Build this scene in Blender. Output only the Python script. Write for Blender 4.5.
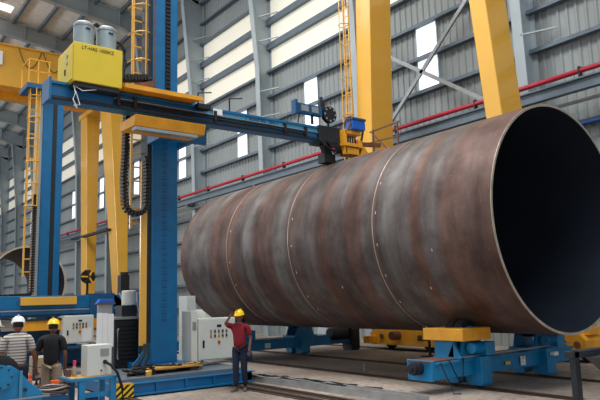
import bpy, bmesh, math, random
from mathutils import Vector, Matrix, noise
random.seed(7)
for o in list(bpy.data.objects): bpy.data.objects.remove(o)
S = bpy.context.scene
COL = S.collection
PI = math.pi
# ------------------------------------------------------------------ camera
yaw, pit, rol = .645, .153, -.029
Fw = Vector((math.sin(yaw)*math.cos(pit), math.cos(yaw)*math.cos(pit), math.sin(pit)))
R0 = Vector((math.cos(yaw), -math.sin(yaw), 0)); U0 = R0.cross(Fw)
Rv = R0*math.cos(rol)+U0*math.sin(rol); Uv = -R0*math.sin(rol)+U0*math.cos(rol)
cam = bpy.data.cameras.new('camera'); co = bpy.data.objects.new('camera', cam); COL.objects.link(co)
m = Matrix.Identity(4)
for i in range(3):
    m[i][0] = Rv[i]; m[i][1] = Uv[i]; m[i][2] = -Fw[i]
m[0][3], m[1][3], m[2][3] = 0, 0, 1.97
co.matrix_world = m
cam.sensor_width = 36; cam.lens = 36*632.94/600; cam.clip_end = 500; cam.clip_start = .05
S.camera = co
# ------------------------------------------------------------------ light
W = bpy.data.worlds.new('world'); S.world = W; W.use_nodes = True
bg = W.node_tree.nodes['Background']; bg.inputs[0].default_value = (.86, .93, 1, 1); bg.inputs[1].default_value = .62
def area(name, loc, rot, sx, sy, power, col=(1, 1, 1)):
    l = bpy.data.lights.new(name, 'AREA'); l.shape = 'RECTANGLE'; l.size = sx; l.size_y = sy; l.energy = power; l.color = col
    o = bpy.data.objects.new(name, l); COL.objects.link(o); o.location = loc; o.rotation_euler = rot; return o
area('skylight_row', (4, 12, 23.5), (0, 0, 0), 9, 34, 8800, (1, .98, .94))
area('skylight_row', (0, 48, 25.5), (0, 0, 0), 8, 40, 3500, (1, .98, .95))
area('left_fill_light', (-24, 62, 12), (0, math.radians(-108), 0), 8, 70, 9000, (.95, .98, 1))  # unseen fill lamp, added to brighten the roof and far wall
vs = S.view_settings
vs.view_transform = 'Standard'; vs.look = 'None'; vs.gamma = 1; vs.use_curve_mapping = False; vs.exposure = 0.0

# ------------------------------------------------------------------ materials
def lin(c): return tuple((x/12.92 if x <= .04045 else ((x+.055)/1.055)**2.4) for x in [v/255 for v in c])
def mat(name, rgb, rough=.5, metal=0., var=.12, scale=3., bump=0., dirt=None, emit=0., stretch=None, spec=.5):
    M = bpy.data.materials.new(name); M.use_nodes = True; nt = M.node_tree; N = nt.nodes; L = nt.links
    b = N['Principled BSDF']; c = lin(rgb)
    b.inputs['Roughness'].default_value = rough; b.inputs['Metallic'].default_value = metal
    b.inputs['Specular IOR Level'].default_value = spec
    tc = N.new('ShaderNodeTexCoord'); mp = N.new('ShaderNodeMapping'); L.new(tc.outputs['Object'], mp.inputs[0])
    if stretch: mp.inputs['Scale'].default_value = stretch
    nz = N.new('ShaderNodeTexNoise'); nz.inputs['Scale'].default_value = scale; nz.inputs['Detail'].default_value = 6
    L.new(mp.outputs[0], nz.inputs[0])
    r = N.new('ShaderNodeValToRGB'); L.new(nz.outputs[0], r.inputs[0])
    r.color_ramp.elements[0].position = .3; r.color_ramp.elements[1].position = .7
    r.color_ramp.elements[0].color = (*[x*(1-var) for x in c], 1); r.color_ramp.elements[1].color = (*[min(1, x*(1+var)) for x in c], 1)
    out = r.outputs[0]
    if dirt:
        n2 = N.new('ShaderNodeTexNoise'); n2.inputs['Scale'].default_value = dirt[2]; n2.inputs['Detail'].default_value = 8; n2.inputs['Roughness'].default_value = .7
        L.new(mp.outputs[0], n2.inputs[0])
        r2 = N.new('ShaderNodeValToRGB'); r2.color_ramp.elements[0].position = dirt[1]; r2.color_ramp.elements[1].position = min(1, dirt[1]+.12)
        L.new(n2.outputs[0], r2.inputs[0])
        mx = N.new('ShaderNodeMix'); mx.data_type = 'RGBA'; L.new(r2.outputs[0], mx.inputs[0]); L.new(out, mx.inputs[6]); mx.inputs[7].default_value = (*lin(dirt[0]), 1)
        out = mx.outputs[2]
    L.new(out, b.inputs['Base Color'])
    if emit:
        L.new(out, b.inputs['Emission Color']); b.inputs['Emission Strength'].default_value = emit
    if bump:
        bp = N.new('ShaderNodeBump'); bp.inputs['Strength'].default_value = bump; bp.inputs['Distance'].default_value = .02
        L.new(nz.outputs[0], bp.inputs['Height']); L.new(bp.outputs[0], b.inputs['Normal'])
    return M
M = dict(
 blue=mat('blue_paint', (0, 98, 150), .42, dirt=((30, 60, 90), .66, 2.5)),
 bluel=mat('pale_blue_paint', (64, 136, 168), .45, dirt=((60, 90, 110), .62, 2.5)),
 blueD=mat('worn_blue_paint', (8, 78, 124), .5, dirt=((35, 40, 45), .6, 3)),
 sky=mat('bright_blue_paint', (12, 124, 178), .4, dirt=((40, 70, 90), .66, 4)),
 yel=mat('yellow_paint', (222, 166, 52), .42, var=.05, scale=.6, dirt=((196, 146, 50), .72, 1.2)),
 yel2=mat('lemon_yellow_paint', (214, 188, 44), .45, var=.04),
 ora=mat('orange_yellow_paint', (226, 158, 38), .5, dirt=((140, 90, 40), .68, 3)),
 wall=mat('grey_sheet_metal', (138, 145, 146), .5, .1, var=.1, scale=.35, stretch=(1, 1, .2)),
 steelg=mat('grey_structural_paint', (160, 172, 178), .4, .1, var=.1, scale=.8),
 girt=mat('dark_grey_purlin_paint', (96, 110, 122), .5, .1),
 roof=mat('roof_sheet', (236, 236, 230), .5, .1),
 red=mat('red_pipe_paint', (176, 26, 52), .45),
 black=mat('black_plastic', (22, 22, 24), .55),
 dark=mat('dark_steel', (44, 48, 54), .5, .4),
 rub=mat('rubber', (20, 20, 20), .8),
 grey=mat('grey_galvanised', (150, 156, 160), .4, .3),
 tankgrey=mat('flux_tank_grey', (136, 152, 160), .4, .1),
 white=mat('off_white_cabinet_paint', (208, 212, 206), .45, var=.04),
 paper=mat('paper_white', (232, 234, 236), .7, var=.03),
 rust=mat('rusty_brown_steel', (110, 72, 52), .8, .1, var=.3),
 wood=mat('plywood_board', (186, 140, 70), .7, var=.2, scale=5, dirt=((90, 60, 35), .62, 5)),
 brown=mat('brown_primer', (98, 66, 54), .7),
 skin=mat('skin', (120, 76, 54), .6, var=.05),
 hairm=mat('black_hair', (16, 14, 14), .8),
 shirtred=mat('maroon_cotton', (122, 10, 30), .85, bump=.2),
 shirtblack=mat('black_cotton', (22, 23, 28), .9, bump=.2),
 jean=mat('navy_denim', (20, 28, 52), .9, bump=.2),
 khaki=mat('khaki_cotton', (164, 144, 122), .9, bump=.2),
 helmy=mat('yellow_helmet_shell', (246, 206, 20), .3, var=.02),
 helmw=mat('white_helmet_shell', (226, 228, 230), .3, var=.02),
 shoe=mat('grey_work_shoe', (80, 76, 72), .8),
 orange=mat('orange_plastic', (238, 96, 30), .5), green=mat('green_lens', (30, 110, 60), .4),
 pink=mat('pink_plastic', (225, 50, 110), .5), cyan=mat('bright_blue_box', (22, 92, 190), .4),
 ink=mat('black_ink', (26, 26, 22), .6), inkb=mat('faded_navy_ink', (22, 70, 110), .6),
 ironrail=mat('rail_steel', (72, 56, 48), .6, .5, var=.2), tray=mat('zinc_cable_tray', (164, 164, 162), .5, .4, var=.2),
)
def emissive(name, rgb, strength, stripes=None):
    Mt = bpy.data.materials.new(name); Mt.use_nodes = True; N = Mt.node_tree.nodes; L = Mt.node_tree.links
    b = N['Principled BSDF']; c = lin(rgb); b.inputs['Base Color'].default_value = (*c, 1); b.inputs['Roughness'].default_value = .4
    b.inputs['Emission Color'].default_value = (*c, 1); b.inputs['Emission Strength'].default_value = strength
    if stripes:
        tc = N.new('ShaderNodeTexCoord'); wv = N.new('ShaderNodeTexWave'); wv.bands_direction = 'Y'; wv.inputs['Scale'].default_value = stripes
        L.new(tc.outputs['Object'], wv.inputs[0]); r = N.new('ShaderNodeValToRGB'); L.new(wv.outputs[1], r.inputs[0])
        r.color_ramp.elements[0].color = (*[x*.84 for x in c], 1); r.color_ramp.elements[1].color = (*c, 1)
        L.new(r.outputs[0], b.inputs['Emission Color'])
    return Mt
M['trans'] = emissive('translucent_sheet_daylit', (222, 217, 202), .42, 1.6)
M['win'] = emissive('window_pane_daylit', (240, 246, 255), 1.0, 1.6)
M['lampw'] = emissive('roof_light_sheet_daylit', (250, 250, 250), 1.2)
M['lampg'] = emissive('daylit_opening', (225, 232, 238), .6)

def steel_mat():
    Mt = bpy.data.materials.new('mill_scale_steel'); Mt.use_nodes = True; nt = Mt.node_tree; N = nt.nodes; L = nt.links
    b = N['Principled BSDF']; b.inputs['Metallic'].default_value = .35
    tc = N.new('ShaderNodeTexCoord')
    def noise_(sc, det, stretch, ro=.6):
        mp = N.new('ShaderNodeMapping'); mp.inputs['Scale'].default_value = stretch; L.new(tc.outputs['Object'], mp.inputs[0])
        n = N.new('ShaderNodeTexNoise'); n.inputs['Scale'].default_value = sc; n.inputs['Detail'].default_value = det; n.inputs['Roughness'].default_value = ro
        L.new(mp.outputs[0], n.inputs[0]); return n.outputs[0]
    def ramp(i, stops):
        r = N.new('ShaderNodeValToRGB'); e = r.color_ramp.elements
        while len(e) < len(stops): e.new(.5)
        for k, (p, c) in enumerate(stops): e[k].position = p; e[k].color = (*lin(c), 1)
        L.new(i, r.inputs[0]); return r.outputs[0]
    def mix(f, a, b2, mode='MIX'):
        x = N.new('ShaderNodeMix'); x.data_type = 'RGBA'; x.blend_type = mode
        if isinstance(f, float): x.inputs[0].default_value = f
        else: L.new(f, x.inputs[0])
        L.new(a, x.inputs[6]); L.new(b2, x.inputs[7]); return x.outputs[2]
    bands = ramp(noise_(.55, 5, (.025, 1, .025), .55), [(.30, (92, 74, 72)), (.40, (118, 98, 94)), (.47, (132, 100, 88)), (.51, (118, 112, 112)), (.58, (134, 134, 134)), (.66, (116, 98, 94)), (.8, (128, 92, 78))])
    fine = ramp(noise_(1.5, 8, (.25, 1.2, .25), .62), [(.3, (164, 146, 138)), (.6, (240, 236, 234)), (.75, (255, 255, 255))])
    blot = ramp(noise_(1.3, 6, (1, 1, 1)), [(.35, (190, 180, 176)), (.6, (255, 255, 255))])
    base = mix(1., mix(1., bands, fine, 'MULTIPLY'), blot, 'MULTIPLY')
    sp = noise_(16, 3, (1, 1, 1)); rs = ramp(sp, [(.66, (0, 0, 0)), (.72, (255, 255, 255))])
    rc = N.new('ShaderNodeRGB'); rc.outputs[0].default_value = (*lin((146, 88, 56)), 1)
    base2 = mix(rs, base, rc.outputs[0])
    L.new(base2, b.inputs['Base Color'])
    mr = N.new('ShaderNodeMapRange'); mr.inputs[3].default_value = .42; mr.inputs[4].default_value = .68
    L.new(noise_(3, 6, (.3, 1, .3)), mr.inputs[0]); L.new(mr.outputs[0], b.inputs['Roughness'])
    bp = N.new('ShaderNodeBump'); bp.inputs['Strength'].default_value = .12; bp.inputs['Distance'].default_value = .02
    L.new(noise_(2, 4, (1, 1, 1)), bp.inputs['Height']); L.new(bp.outputs[0], b.inputs['Normal'])
    return Mt
M['steel'] = steel_mat()
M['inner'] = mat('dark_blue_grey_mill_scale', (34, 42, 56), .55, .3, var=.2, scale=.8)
M['bead'] = mat('bare_ground_weld', (186, 176, 166), .4, .5, var=.2, scale=8)
M['haz'] = mat('heat_tinted_rust_band', (98, 78, 72), .6, .2, var=.2, scale=4, stretch=(.3, 2, .3))
M['rim'] = mat('bevelled_bare_edge', (176, 164, 150), .45, .5, var=.2, scale=5)

def floor_mat():
    Mt = bpy.data.materials.new('dusty_concrete'); Mt.use_nodes = True; nt = Mt.node_tree; N = nt.nodes; L = nt.links
    b = N['Principled BSDF']; b.inputs['Roughness'].default_value = .7
    tc = N.new('ShaderNodeTexCoord')
    n1 = N.new('ShaderNodeTexNoise'); n1.inputs['Scale'].default_value = .45; n1.inputs['Detail'].default_value = 8; L.new(tc.outputs['Object'], n1.inputs[0])
    n2 = N.new('ShaderNodeTexNoise'); n2.inputs['Scale'].default_value = 9; n2.inputs['Detail'].default_value = 6; L.new(tc.outputs['Object'], n2.inputs[0])
    r1 = N.new('ShaderNodeValToRGB'); L.new(n1.outputs[0], r1.inputs[0]); e = r1.color_ramp.elements
    e[0].position = .3; e[0].color = (*lin((122, 108, 98)), 1); e[1].position = .65; e[1].color = (*lin((176, 162, 150)), 1)
    r2 = N.new('ShaderNodeValToRGB'); L.new(n2.outputs[0], r2.inputs[0]); e = r2.color_ramp.elements
    e[0].position = .3; e[0].color = (.6, .6, .6, 1); e[1].position = .6; e[1].color = (1, 1, 1, 1)
    mx = N.new('ShaderNodeMix'); mx.data_type = 'RGBA'; mx.blend_type = 'MULTIPLY'; mx.inputs[0].default_value = 1
    L.new(r1.outputs[0], mx.inputs[6]); L.new(r2.outputs[0], mx.inputs[7]); L.new(mx.outputs[2], b.inputs['Base Color'])
    bp = N.new('ShaderNodeBump'); bp.inputs['Strength'].default_value = .3; bp.inputs['Distance'].default_value = .02; L.new(n2.outputs[0], bp.inputs['Height']); L.new(bp.outputs[0], b.inputs['Normal'])
    return Mt
M['floor'] = floor_mat()
M['yel'].node_tree.nodes['Principled BSDF'].inputs['Coat Weight'].default_value = .8
M['yel'].node_tree.nodes['Principled BSDF'].inputs['Coat Roughness'].default_value = .12
def stripe_mat(name, c1, c2, scale, rot, coords='Object', rough=.8, bias=.5):
    Mt = bpy.data.materials.new(name); Mt.use_nodes = True; nt = Mt.node_tree; N = nt.nodes; L = nt.links
    b = N['Principled BSDF']; b.inputs['Roughness'].default_value = rough
    tc = N.new('ShaderNodeTexCoord'); mp = N.new('ShaderNodeMapping'); mp.inputs['Rotation'].default_value = rot; L.new(tc.outputs[coords], mp.inputs[0])
    w = N.new('ShaderNodeTexWave'); w.bands_direction = 'Z'; w.inputs['Scale'].default_value = scale; L.new(mp.outputs[0], w.inputs[0])
    r = N.new('ShaderNodeValToRGB'); r.color_ramp.interpolation = 'CONSTANT'; L.new(w.outputs[1], r.inputs[0]); e = r.color_ramp.elements
    e[0].position = 0; e[0].color = (*lin(c1), 1); e[1].position = bias; e[1].color = (*lin(c2), 1)
    L.new(r.outputs[0], b.inputs['Base Color']); return Mt
M['hazard'] = stripe_mat('yellow_black_hazard_paint', (232, 190, 20), (24, 24, 24), 3.2, (0, .7, 0))
M['stripes'] = stripe_mat('brown_cream_striped_cotton', (104, 86, 82), (196, 188, 180), 6.5, (0, 0, 0), bias=.28)

# ------------------------------------------------------------------ mesh helpers
LOC = {}
class MB:
    def __init__(s): s.v = []; s.f = []; s.T = None
    def add(s, vs_, fs):
        n = len(s.v); s.v += [Vector(v) for v in vs_]; s.f += [tuple(i+n for i in f) for f in fs]; return s
    def box(s, x0, x1, y0, y1, z0, z1):
        return s.add([(x, y, z) for x in (x0, x1) for y in (y0, y1) for z in (z0, z1)],
                     [(0, 1, 3, 2), (4, 6, 7, 5), (0, 4, 5, 1), (2, 3, 7, 6), (0, 2, 6, 4), (1, 5, 7, 3)])
    def loft(s, a, b, caps=True):
        n = len(a); base = list(a)+list(b); fs = [(i, (i+1) % n, n+(i+1) % n, n+i) for i in range(n)]
        if caps: fs += [tuple(range(n))[::-1], tuple(range(n, 2*n))]
        return s.add(base, fs)
    def frame(s, d):
        d = d.normalized(); u = d.cross(Vector((0, 0, 1)))
        if u.length < 1e-3: u = Vector((1, 0, 0))
        u.normalize(); return u, d.cross(u).normalized()
    def cyl(s, p0, p1, r, n=16, r2=None, caps=True):
        p0, p1 = Vector(p0), Vector(p1); u, w = s.frame(p1-p0); r2 = r if r2 is None else r2
        c = lambda p, q: [p+u*q*math.cos(2*PI*k/n)+w*q*math.sin(2*PI*k/n) for k in range(n)]
        return s.loft(c(p0, r), c(p1, r2), caps)
    def bar(s, p0, p1, w, h):
        p0, p1 = Vector(p0), Vector(p1); u, t = s.frame(p1-p0)
        c = lambda p: [p+u*a*w/2+t*b*h/2 for a, b in ((-1, -1), (1, -1), (1, 1), (-1, 1))]
        return s.loft(c(p0), c(p1))
    def tube(s, path, r, n=6):
        path = [Vector(p) for p in path]; rings = []
        for i, p in enumerate(path):
            d = path[min(i+1, len(path)-1)]-path[max(i-1, 0)]
            u, w = s.frame(d); rings.append([p+u*r*math.cos(2*PI*k/n)+w*r*math.sin(2*PI*k/n) for k in range(n)])
        base = len(s.v); s.v += [v for q in rings for v in q]
        for i in range(len(rings)-1):
            for k in range(n):
                s.f.append((base+i*n+k, base+i*n+(k+1) % n, base+(i+1)*n+(k+1) % n, base+(i+1)*n+k))
        s.f.append(tuple(base+k for k in range(n))[::-1]); s.f.append(tuple(base+(len(rings)-1)*n+k for k in range(n)))
        return s
    def prism(s, pts, axis, a, b):
        def P(p, t):
            return {'x': (t, p[0], p[1]), 'y': (p[0], t, p[1]), 'z': (p[0], p[1], t)}[axis]
        return s.loft([P(p, a) for p in pts], [P(p, b) for p in pts])
    def lathe(s, c, prof, n=24, axis='z'):
        c = Vector(c); base = len(s.v)
        for r, h in prof:
            for k in range(n):
                a = 2*PI*k/n; q = (r*math.cos(a), r*math.sin(a), h)
                if axis == 'x': q = (h, q[0], q[1])
                if axis == 'y': q = (q[0], h, q[1])
                s.v.append(c+Vector(q))
        for i in range(len(prof)-1):
            for k in range(n): s.f.append((base+i*n+k, base+i*n+(k+1) % n, base+(i+1)*n+(k+1) % n, base+(i+1)*n+k))
        if prof[0][0] > 1e-4: s.f.append(tuple(base+k for k in range(n))[::-1])
        if prof[-1][0] > 1e-4: s.f.append(tuple(base+(len(prof)-1)*n+k for k in range(n)))
        return s
    def build(s, name, m_, parent=None, smooth=False, bevel=0., local=False, open_=False):
        me = bpy.data.meshes.new(name)
        off = Vector((0, 0, 0))
        if parent is not None and not local: off = LOC.get(parent.name, Vector((0, 0, 0)))
        vv = [v-off for v in s.v]; own = Vector((0, 0, 0))
        if parent is None and not local:
            own = Vector((sum(v.x for v in vv)/len(vv), sum(v.y for v in vv)/len(vv), min(v.z for v in vv))); vv = [v-own for v in vv]
        me.from_pydata([tuple(v) for v in vv], [], s.f); me.update()
        bm = bmesh.new(); bm.from_mesh(me)
        if not open_: bmesh.ops.recalc_face_normals(bm, faces=bm.faces)
        bm.to_mesh(me); bm.free()
        me.materials.append(M[m_] if isinstance(m_, str) else m_)
        if smooth:
            for p in me.polygons: p.use_smooth = True
            me.set_sharp_from_angle(angle=math.radians(40))
        o = bpy.data.objects.new(name, me); COL.objects.link(o)
        if parent is not None: o.parent = parent; LOC[o.name] = off
        else: o.location = own; LOC[o.name] = own
        if bevel:
            b = o.modifiers.new('bevel', 'BEVEL'); b.width = bevel; b.segments = 2; b.limit_method = 'ANGLE'
        return o
def tag(o, label=None, cat=None, group=None, kind=None):
    if label: o['label'] = label
    if cat: o['category'] = cat
    if group: o['group'] = group
    if kind: o['kind'] = kind
    return o
def thing(name, loc, label, cat, group=None):
    o = bpy.data.objects.new(name, None); COL.objects.link(o); o.location = loc; o.empty_display_size = .3
    LOC[o.name] = Vector(loc); return tag(o, label, cat, group)
def struct(name, mb, m_, **k): return tag(mb.build(name, m_, **k), kind='structure')
def copy_tree(o, parent=None):
    c = o.copy(); COL.objects.link(c)
    if parent is not None: c.parent = parent
    for ch in list(o.children): copy_tree(ch, c)
    return c
def text(name, body, size, loc, rot, m_, parent, ext=.002):
    cu = bpy.data.curves.new(name, 'FONT'); cu.body = body; cu.size = size; cu.extrude = ext; cu.align_x = 'LEFT'
    t = bpy.data.objects.new('tmp', cu); COL.objects.link(t)
    dg = bpy.context.evaluated_depsgraph_get(); me = bpy.data.meshes.new_from_object(t.evaluated_get(dg))
    bpy.data.objects.remove(t); me.name = name; me.materials.clear(); me.materials.append(M[m_])
    o = bpy.data.objects.new(name, me); COL.objects.link(o); o.parent = parent
    o.location = Vector(loc)-LOC[parent.name]; o.rotation_euler = rot; return o

# ------------------------------------------------------------------ structure
XW = 20.0
mb = MB(); mb.box(-30, XW+.5, -12, 112, -.3, 0); struct('floor', mb, 'floor')
# corrugated wall
mb = MB(); pts = []; y = -4.
while y < 111:
    pts += [(XW, y), (XW, y+.20), (XW-.05, y+.24), (XW-.05, y+.30)]; y += .34
n = len(pts)
mb.add([(p[0], p[1], 0) for p in pts]+[(p[0], p[1], 25) for p in pts]+[(XW+.15, p[1], 0) for p in pts]+[(XW+.15, p[1], 25) for p in pts],
       [(i, i+1, n+i+1, n+i) for i in range(n-1)]+[(2*n+i, 3*n+i, 3*n+i+1, 2*n+i+1) for i in range(n-1)])
struct('wall_right', mb, 'wall', open_=True)
mb = MB(); mb.box(-30, XW, 111, 111.3, 0, 26); struct('wall_back', mb, 'wall')
# roof: sheet, rafters, purlins
ZE = 22.4; SL = .13
zr = lambda x: ZE+SL*(XW-x)
mb = MB(); mb.loft([(XW+.3, y_, zr(XW)+1.75+dz) for y_, dz in ((26, 0), (112, 0), (112, .12), (26, .12))], [(-22, y_, zr(-22)+1.75+dz) for y_, dz in ((26, 0), (112, 0), (112, .12), (26, .12))])
struct('ceiling', mb, 'roof')
COLY = [12.3+8.14*0]+[12.74+8.14*k for k in range(1, 12)]
for i, yk in enumerate(COLY):
    mb = MB(); d = .95
    def H_(w):  # tapered I section, haunched inner flange
        pass
    zs = [(0, d*.75), (9, d*.85), (15, d), (ZE+.2, d*1.75)]
    for (z0, d0), (z1, d1) in zip(zs, zs[1:]):
        mb.loft([(XW-.07, yk-.02, z0), (XW-.07, yk+.02, z0), (XW-d0, yk+.02, z0), (XW-d0, yk-.02, z0)], [(XW-.07, yk-.02, z1), (XW-.07, yk+.02, z1), (XW-d1, yk+.02, z1), (XW-d1, yk-.02, z1)])
        mb.loft([(XW-d0-.03, yk-.2, z0), (XW-d0-.03, yk+.2, z0), (XW-d0+.03, yk+.2, z0), (XW-d0+.03, yk-.2, z0)], [(XW-d1-.03, yk-.2, z1), (XW-d1-.03, yk+.2, z1), (XW-d1+.03, yk+.2, z1), (XW-d1+.03, yk-.2, z1)])
    mb.box(XW-.09, XW-.03, yk-.2, yk+.2, 0, ZE)
    struct('trim_%d' % (i+1), mb, 'steelg')
for i, yk in enumerate(COLY[2:]):
    mb = MB()
    for x0, x1 in ((XW-.4, 17), (17, -22)):
        h0 = 1.9 if x0 > 18 else 1.25; h1 = 1.25
        for a, b in (((0, .06), .22), ):
            pass
        P = lambda x, dz, dy: (x, yk+dy, zr(x)+1.6-dz)
        mb.loft([P(x0, 0, -.02), P(x0, 0, .02), P(x0, h0, .02), P(x0, h0, -.02)], [P(x1, 0, -.02), P(x1, 0, .02), P(x1, h1, .02), P(x1, h1, -.02)])
        for dz0, dz1, e0, e1 in ((0, .07, 0, .07), (h0, h0+.07, h1, h1+.07)):
            mb.loft([P(x0, dz0, -.22), P(x0, dz0, .22), P(x0, dz1, .22), P(x0, dz1, -.22)], [P(x1, e0, -.22), P(x1, e0, .22), P(x1, e1, .22), P(x1, e1, -.22)])
    for k in range(14):
        x = 17-2.5*k; mb.box(x-.03, x+.03, yk-.2, yk+.2, zr(x)+.33, zr(x)+1.6)
    struct('trim_%d' % (20+i), mb, 'steelg')
for i in range(20):
    x = XW-.9-2.0*i
    mb = MB(); mb.box(x-.10, x+.10, 26, 111, zr(x)+1.42, zr(x)+1.72); struct('trim_%d' % (40+i), mb, 'girt')
# girts on the wall
GZ = [1.5, 3.0, 4.5, 6.0, 7.45, 10.43, 11.92, 13.4, 14.9, 16.4, 17.9, 19.4, 20.9, 22.4]
for i, z in enumerate(GZ):
    mb = MB(); hh = .18 if 16 < z < 18.5 else .07
    mb.box(XW-.3, XW-.05, -4, 111, z-hh, z+hh); mb.box(XW-.34, XW-.3, -4, 111, z-hh-.02, z-hh+.04); struct('trim_%d' % (200+i), mb, 'girt')
# translucent band and windows
mb = MB(); mb.box(XW-.08, XW-.052, 12.8, 111, 14.9, 19.4); struct('window_1', mb, 'trans')
for i in range(9):
    yc = [17.15, 25.2, 32.1, 40.2, 48.5, 56.6, 64.7, 72.8, 81][i]
    mb = MB(); mb.box(XW-.1, XW-.055, yc-.55, yc+.55, 10.5, 13.4)
    w = struct('window_%d' % (i+2), mb, 'win')
    mb = MB()
    for a, b, c, d in ((-.6, -.55, 10.42, 13.48), (.55, .6, 10.42, 13.48), (-.6, .6, 10.42, 10.5), (-.6, .6, 13.4, 13.48), (-.6, .6, 11.88, 11.96)):
        mb.box(XW-.13, XW-.055, yc+a, yc+b, c, d)
    mb.build('window_frame', 'steelg', w)
mb = MB(); mb.loft([(8.3, 51.1, zr(8.3)+1.70), (8.3, 52.2, zr(8.3)+1.70), (8.3, 52.2, zr(8.3)+1.74), (8.3, 51.1, zr(8.3)+1.74)], [(10.6, 51.1, zr(10.6)+1.70), (10.6, 52.2, zr(10.6)+1.70), (10.6, 52.2, zr(10.6)+1.74), (10.6, 51.1, zr(10.6)+1.74)])
struct('window_20', mb, 'lampw')
# runway ledge, red pipe, ties
mb = MB(); mb.box(XW-1.35, XW-1.1, 8, 111, 8.55, 8.6); mb.box(XW-1.24, XW-1.21, 8, 111, 8.25, 8.55); mb.box(XW-1.35, XW-1.1, 8, 111, 8.2, 8.25)
struct('trim_80', mb, 'girt')
mb = MB(); mb.cyl((XW-.95, 8, 7.95), (XW-.95, 111, 7.95), .06, 8); struct('trim_81', mb, 'grey')
for i_, yk in enumerate(COLY): struct('trim_%d' % (300+i_), MB().box(XW-1.35, XW-.7, yk-.08, yk+.08, 8.05, 8.2), 'girt')
p = thing('red_pipe', (XW-1.2, 8, 9.1), 'long red pipe running along the grey hall wall on brackets', 'pipe')
MB().cyl((XW-1.2, 8.5, 8.84), (XW-1.2, 110, 8.84), .085, 12).build('pipe', 'red', p, smooth=True)
for k in range(24):
    MB().box(XW-1.29, XW-1.11, 10.+4.07*k-.03, 10.+4.07*k+.03, 8.6, 8.97).build('bracket', 'dark', p)
p = tag(MB().cyl((XW-.5, 7.0, 7.33), (XW-.5, 11.2, 7.33), .04, 8).build('conduit', 'cyan'), 'thin bright blue pipe on the wall right of the big tube', 'pipe')
def brace(y0, z0, y1, z1, lab):
    return tag(MB().bar((XW-.62, y0, z0), (XW-.62, y1, z1), .09, .16).build('cross_brace', 'grey'), lab, 'brace', 'diagonal wall braces')
S_ = 20/22.
brace(21.4*S_+.2, 12.9, 16.4*S_-2.0, 8.3, 'diagonal grey brace sloping down to the right behind the near gantry, across window')
brace(20.96*S_+.1, 9.3, 16.4*S_-1.6, 14.4, 'diagonal grey brace rising to the right behind the near gantry, across window')
tag(MB().bar((XW-.62, 69.9, 3), (XW-.62, 77.7, 12), .1, .16).build('cross_brace', 'grey'), 'far diagonal brace at the left edge rising away from the camera', 'brace', 'diagonal wall braces')
tag(MB().bar((XW-.62, 77.7, 3), (XW-.62, 69.9, 12), .1, .16).build('cross_brace', 'grey'), 'far diagonal brace at the left edge falling away from the camera', 'brace', 'diagonal wall braces')
for k, (yk, z) in enumerate([(COLY[0], 12.6), (COLY[0], 10.9)]+[(COLY[j], z) for j in (1, 2, 3) for z in (12.1, 13.6, 16.6, 18.1, 19.6)]):
    mb = MB(); mb.bar((XW-.9, yk-.1, z), (XW-.2, yk-1.1, z+.1), .06, .06); struct('trim_%d' % (100+k), mb, 'grey')
# crane rails set in the floor
for i, (x, w) in enumerate(((11.1, .10), (13.5, .10), (8.15, .1), (7.75, .1), (5.2, .1), (16.95, .1))):
    mb = MB(); y0 = 6.5 if x > 9 else 5
    y1 = 60 if x > 9 else 60
    mb.box(x-.045, x+.045, y0, y1, 0, .035); mb.box(x-.16, x-.1, y0, y1, 0, .012); mb.box(x+.1, x+.16, y0, y1, 0, .012)
    struct('trim_%d' % (140+i), mb, 'ironrail')

# ------------------------------------------------------------------ the big steel tube
TX, TZ, TR = 12.31, 3.478, 2.42
seam = [7.23, 10.45, 13.75, 17.0, 20.15]
tube_ = thing('steel_tube', (TX, seam[0], TZ-TR), 'huge rusty brown rolled steel tube lying on blue rollers with dark open end', 'steel tube')
def shell(y0, y1, r0, r1, n=160, cx=TX, cz=TZ, nseg=4):
    mb = MB(); base = []
    for j in range(nseg+1):
        y = y0+(y1-y0)*j/nseg
        for rr in (r1, r0):
            base.append([(cx+rr*math.cos(2*PI*k/n), y, cz+rr*math.sin(2*PI*k/n)) for k in range(n)])
    vs_ = [v for q in base for v in q]; fs = []
    for j in range(nseg):
        for k in range(n):
            k2 = (k+1) % n; A, B = 2*j*n, 2*(j+1)*n
            fs.append((A+k, A+k2, B+k2, B+k)); fs.append((A+n+k, B+n+k, B+n+k2, A+n+k2))
    for A in (0, 2*nseg*n):
        for k in range(n): k2 = (k+1) % n; fs.append((A+k, A+k2, A+n+k2, A+n+k))
    return mb.add(vs_, fs)
for i in range(4):
    s = shell(seam[i], seam[i+1], TR-.035, TR).build('shell_section', 'steel', tube_, smooth=True)
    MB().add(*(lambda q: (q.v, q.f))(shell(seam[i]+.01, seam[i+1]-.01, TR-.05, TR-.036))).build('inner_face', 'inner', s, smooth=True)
    if i:
        bm_ = shell(seam[i]-.010, seam[i]+.010, TR-.01, TR+.006, nseg=1); bm_.build('weld_seam', 'bead', tube_, smooth=True)
        shell(seam[i]-.09, seam[i]+.09, TR-.01, TR+.003, nseg=1).build('heat_band', 'haz', tube_, smooth=True)
shell(seam[0]-.012, seam[0], TR-.05, TR+.002, nseg=1).build('bevelled_rim', 'rim', tube_)
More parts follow.
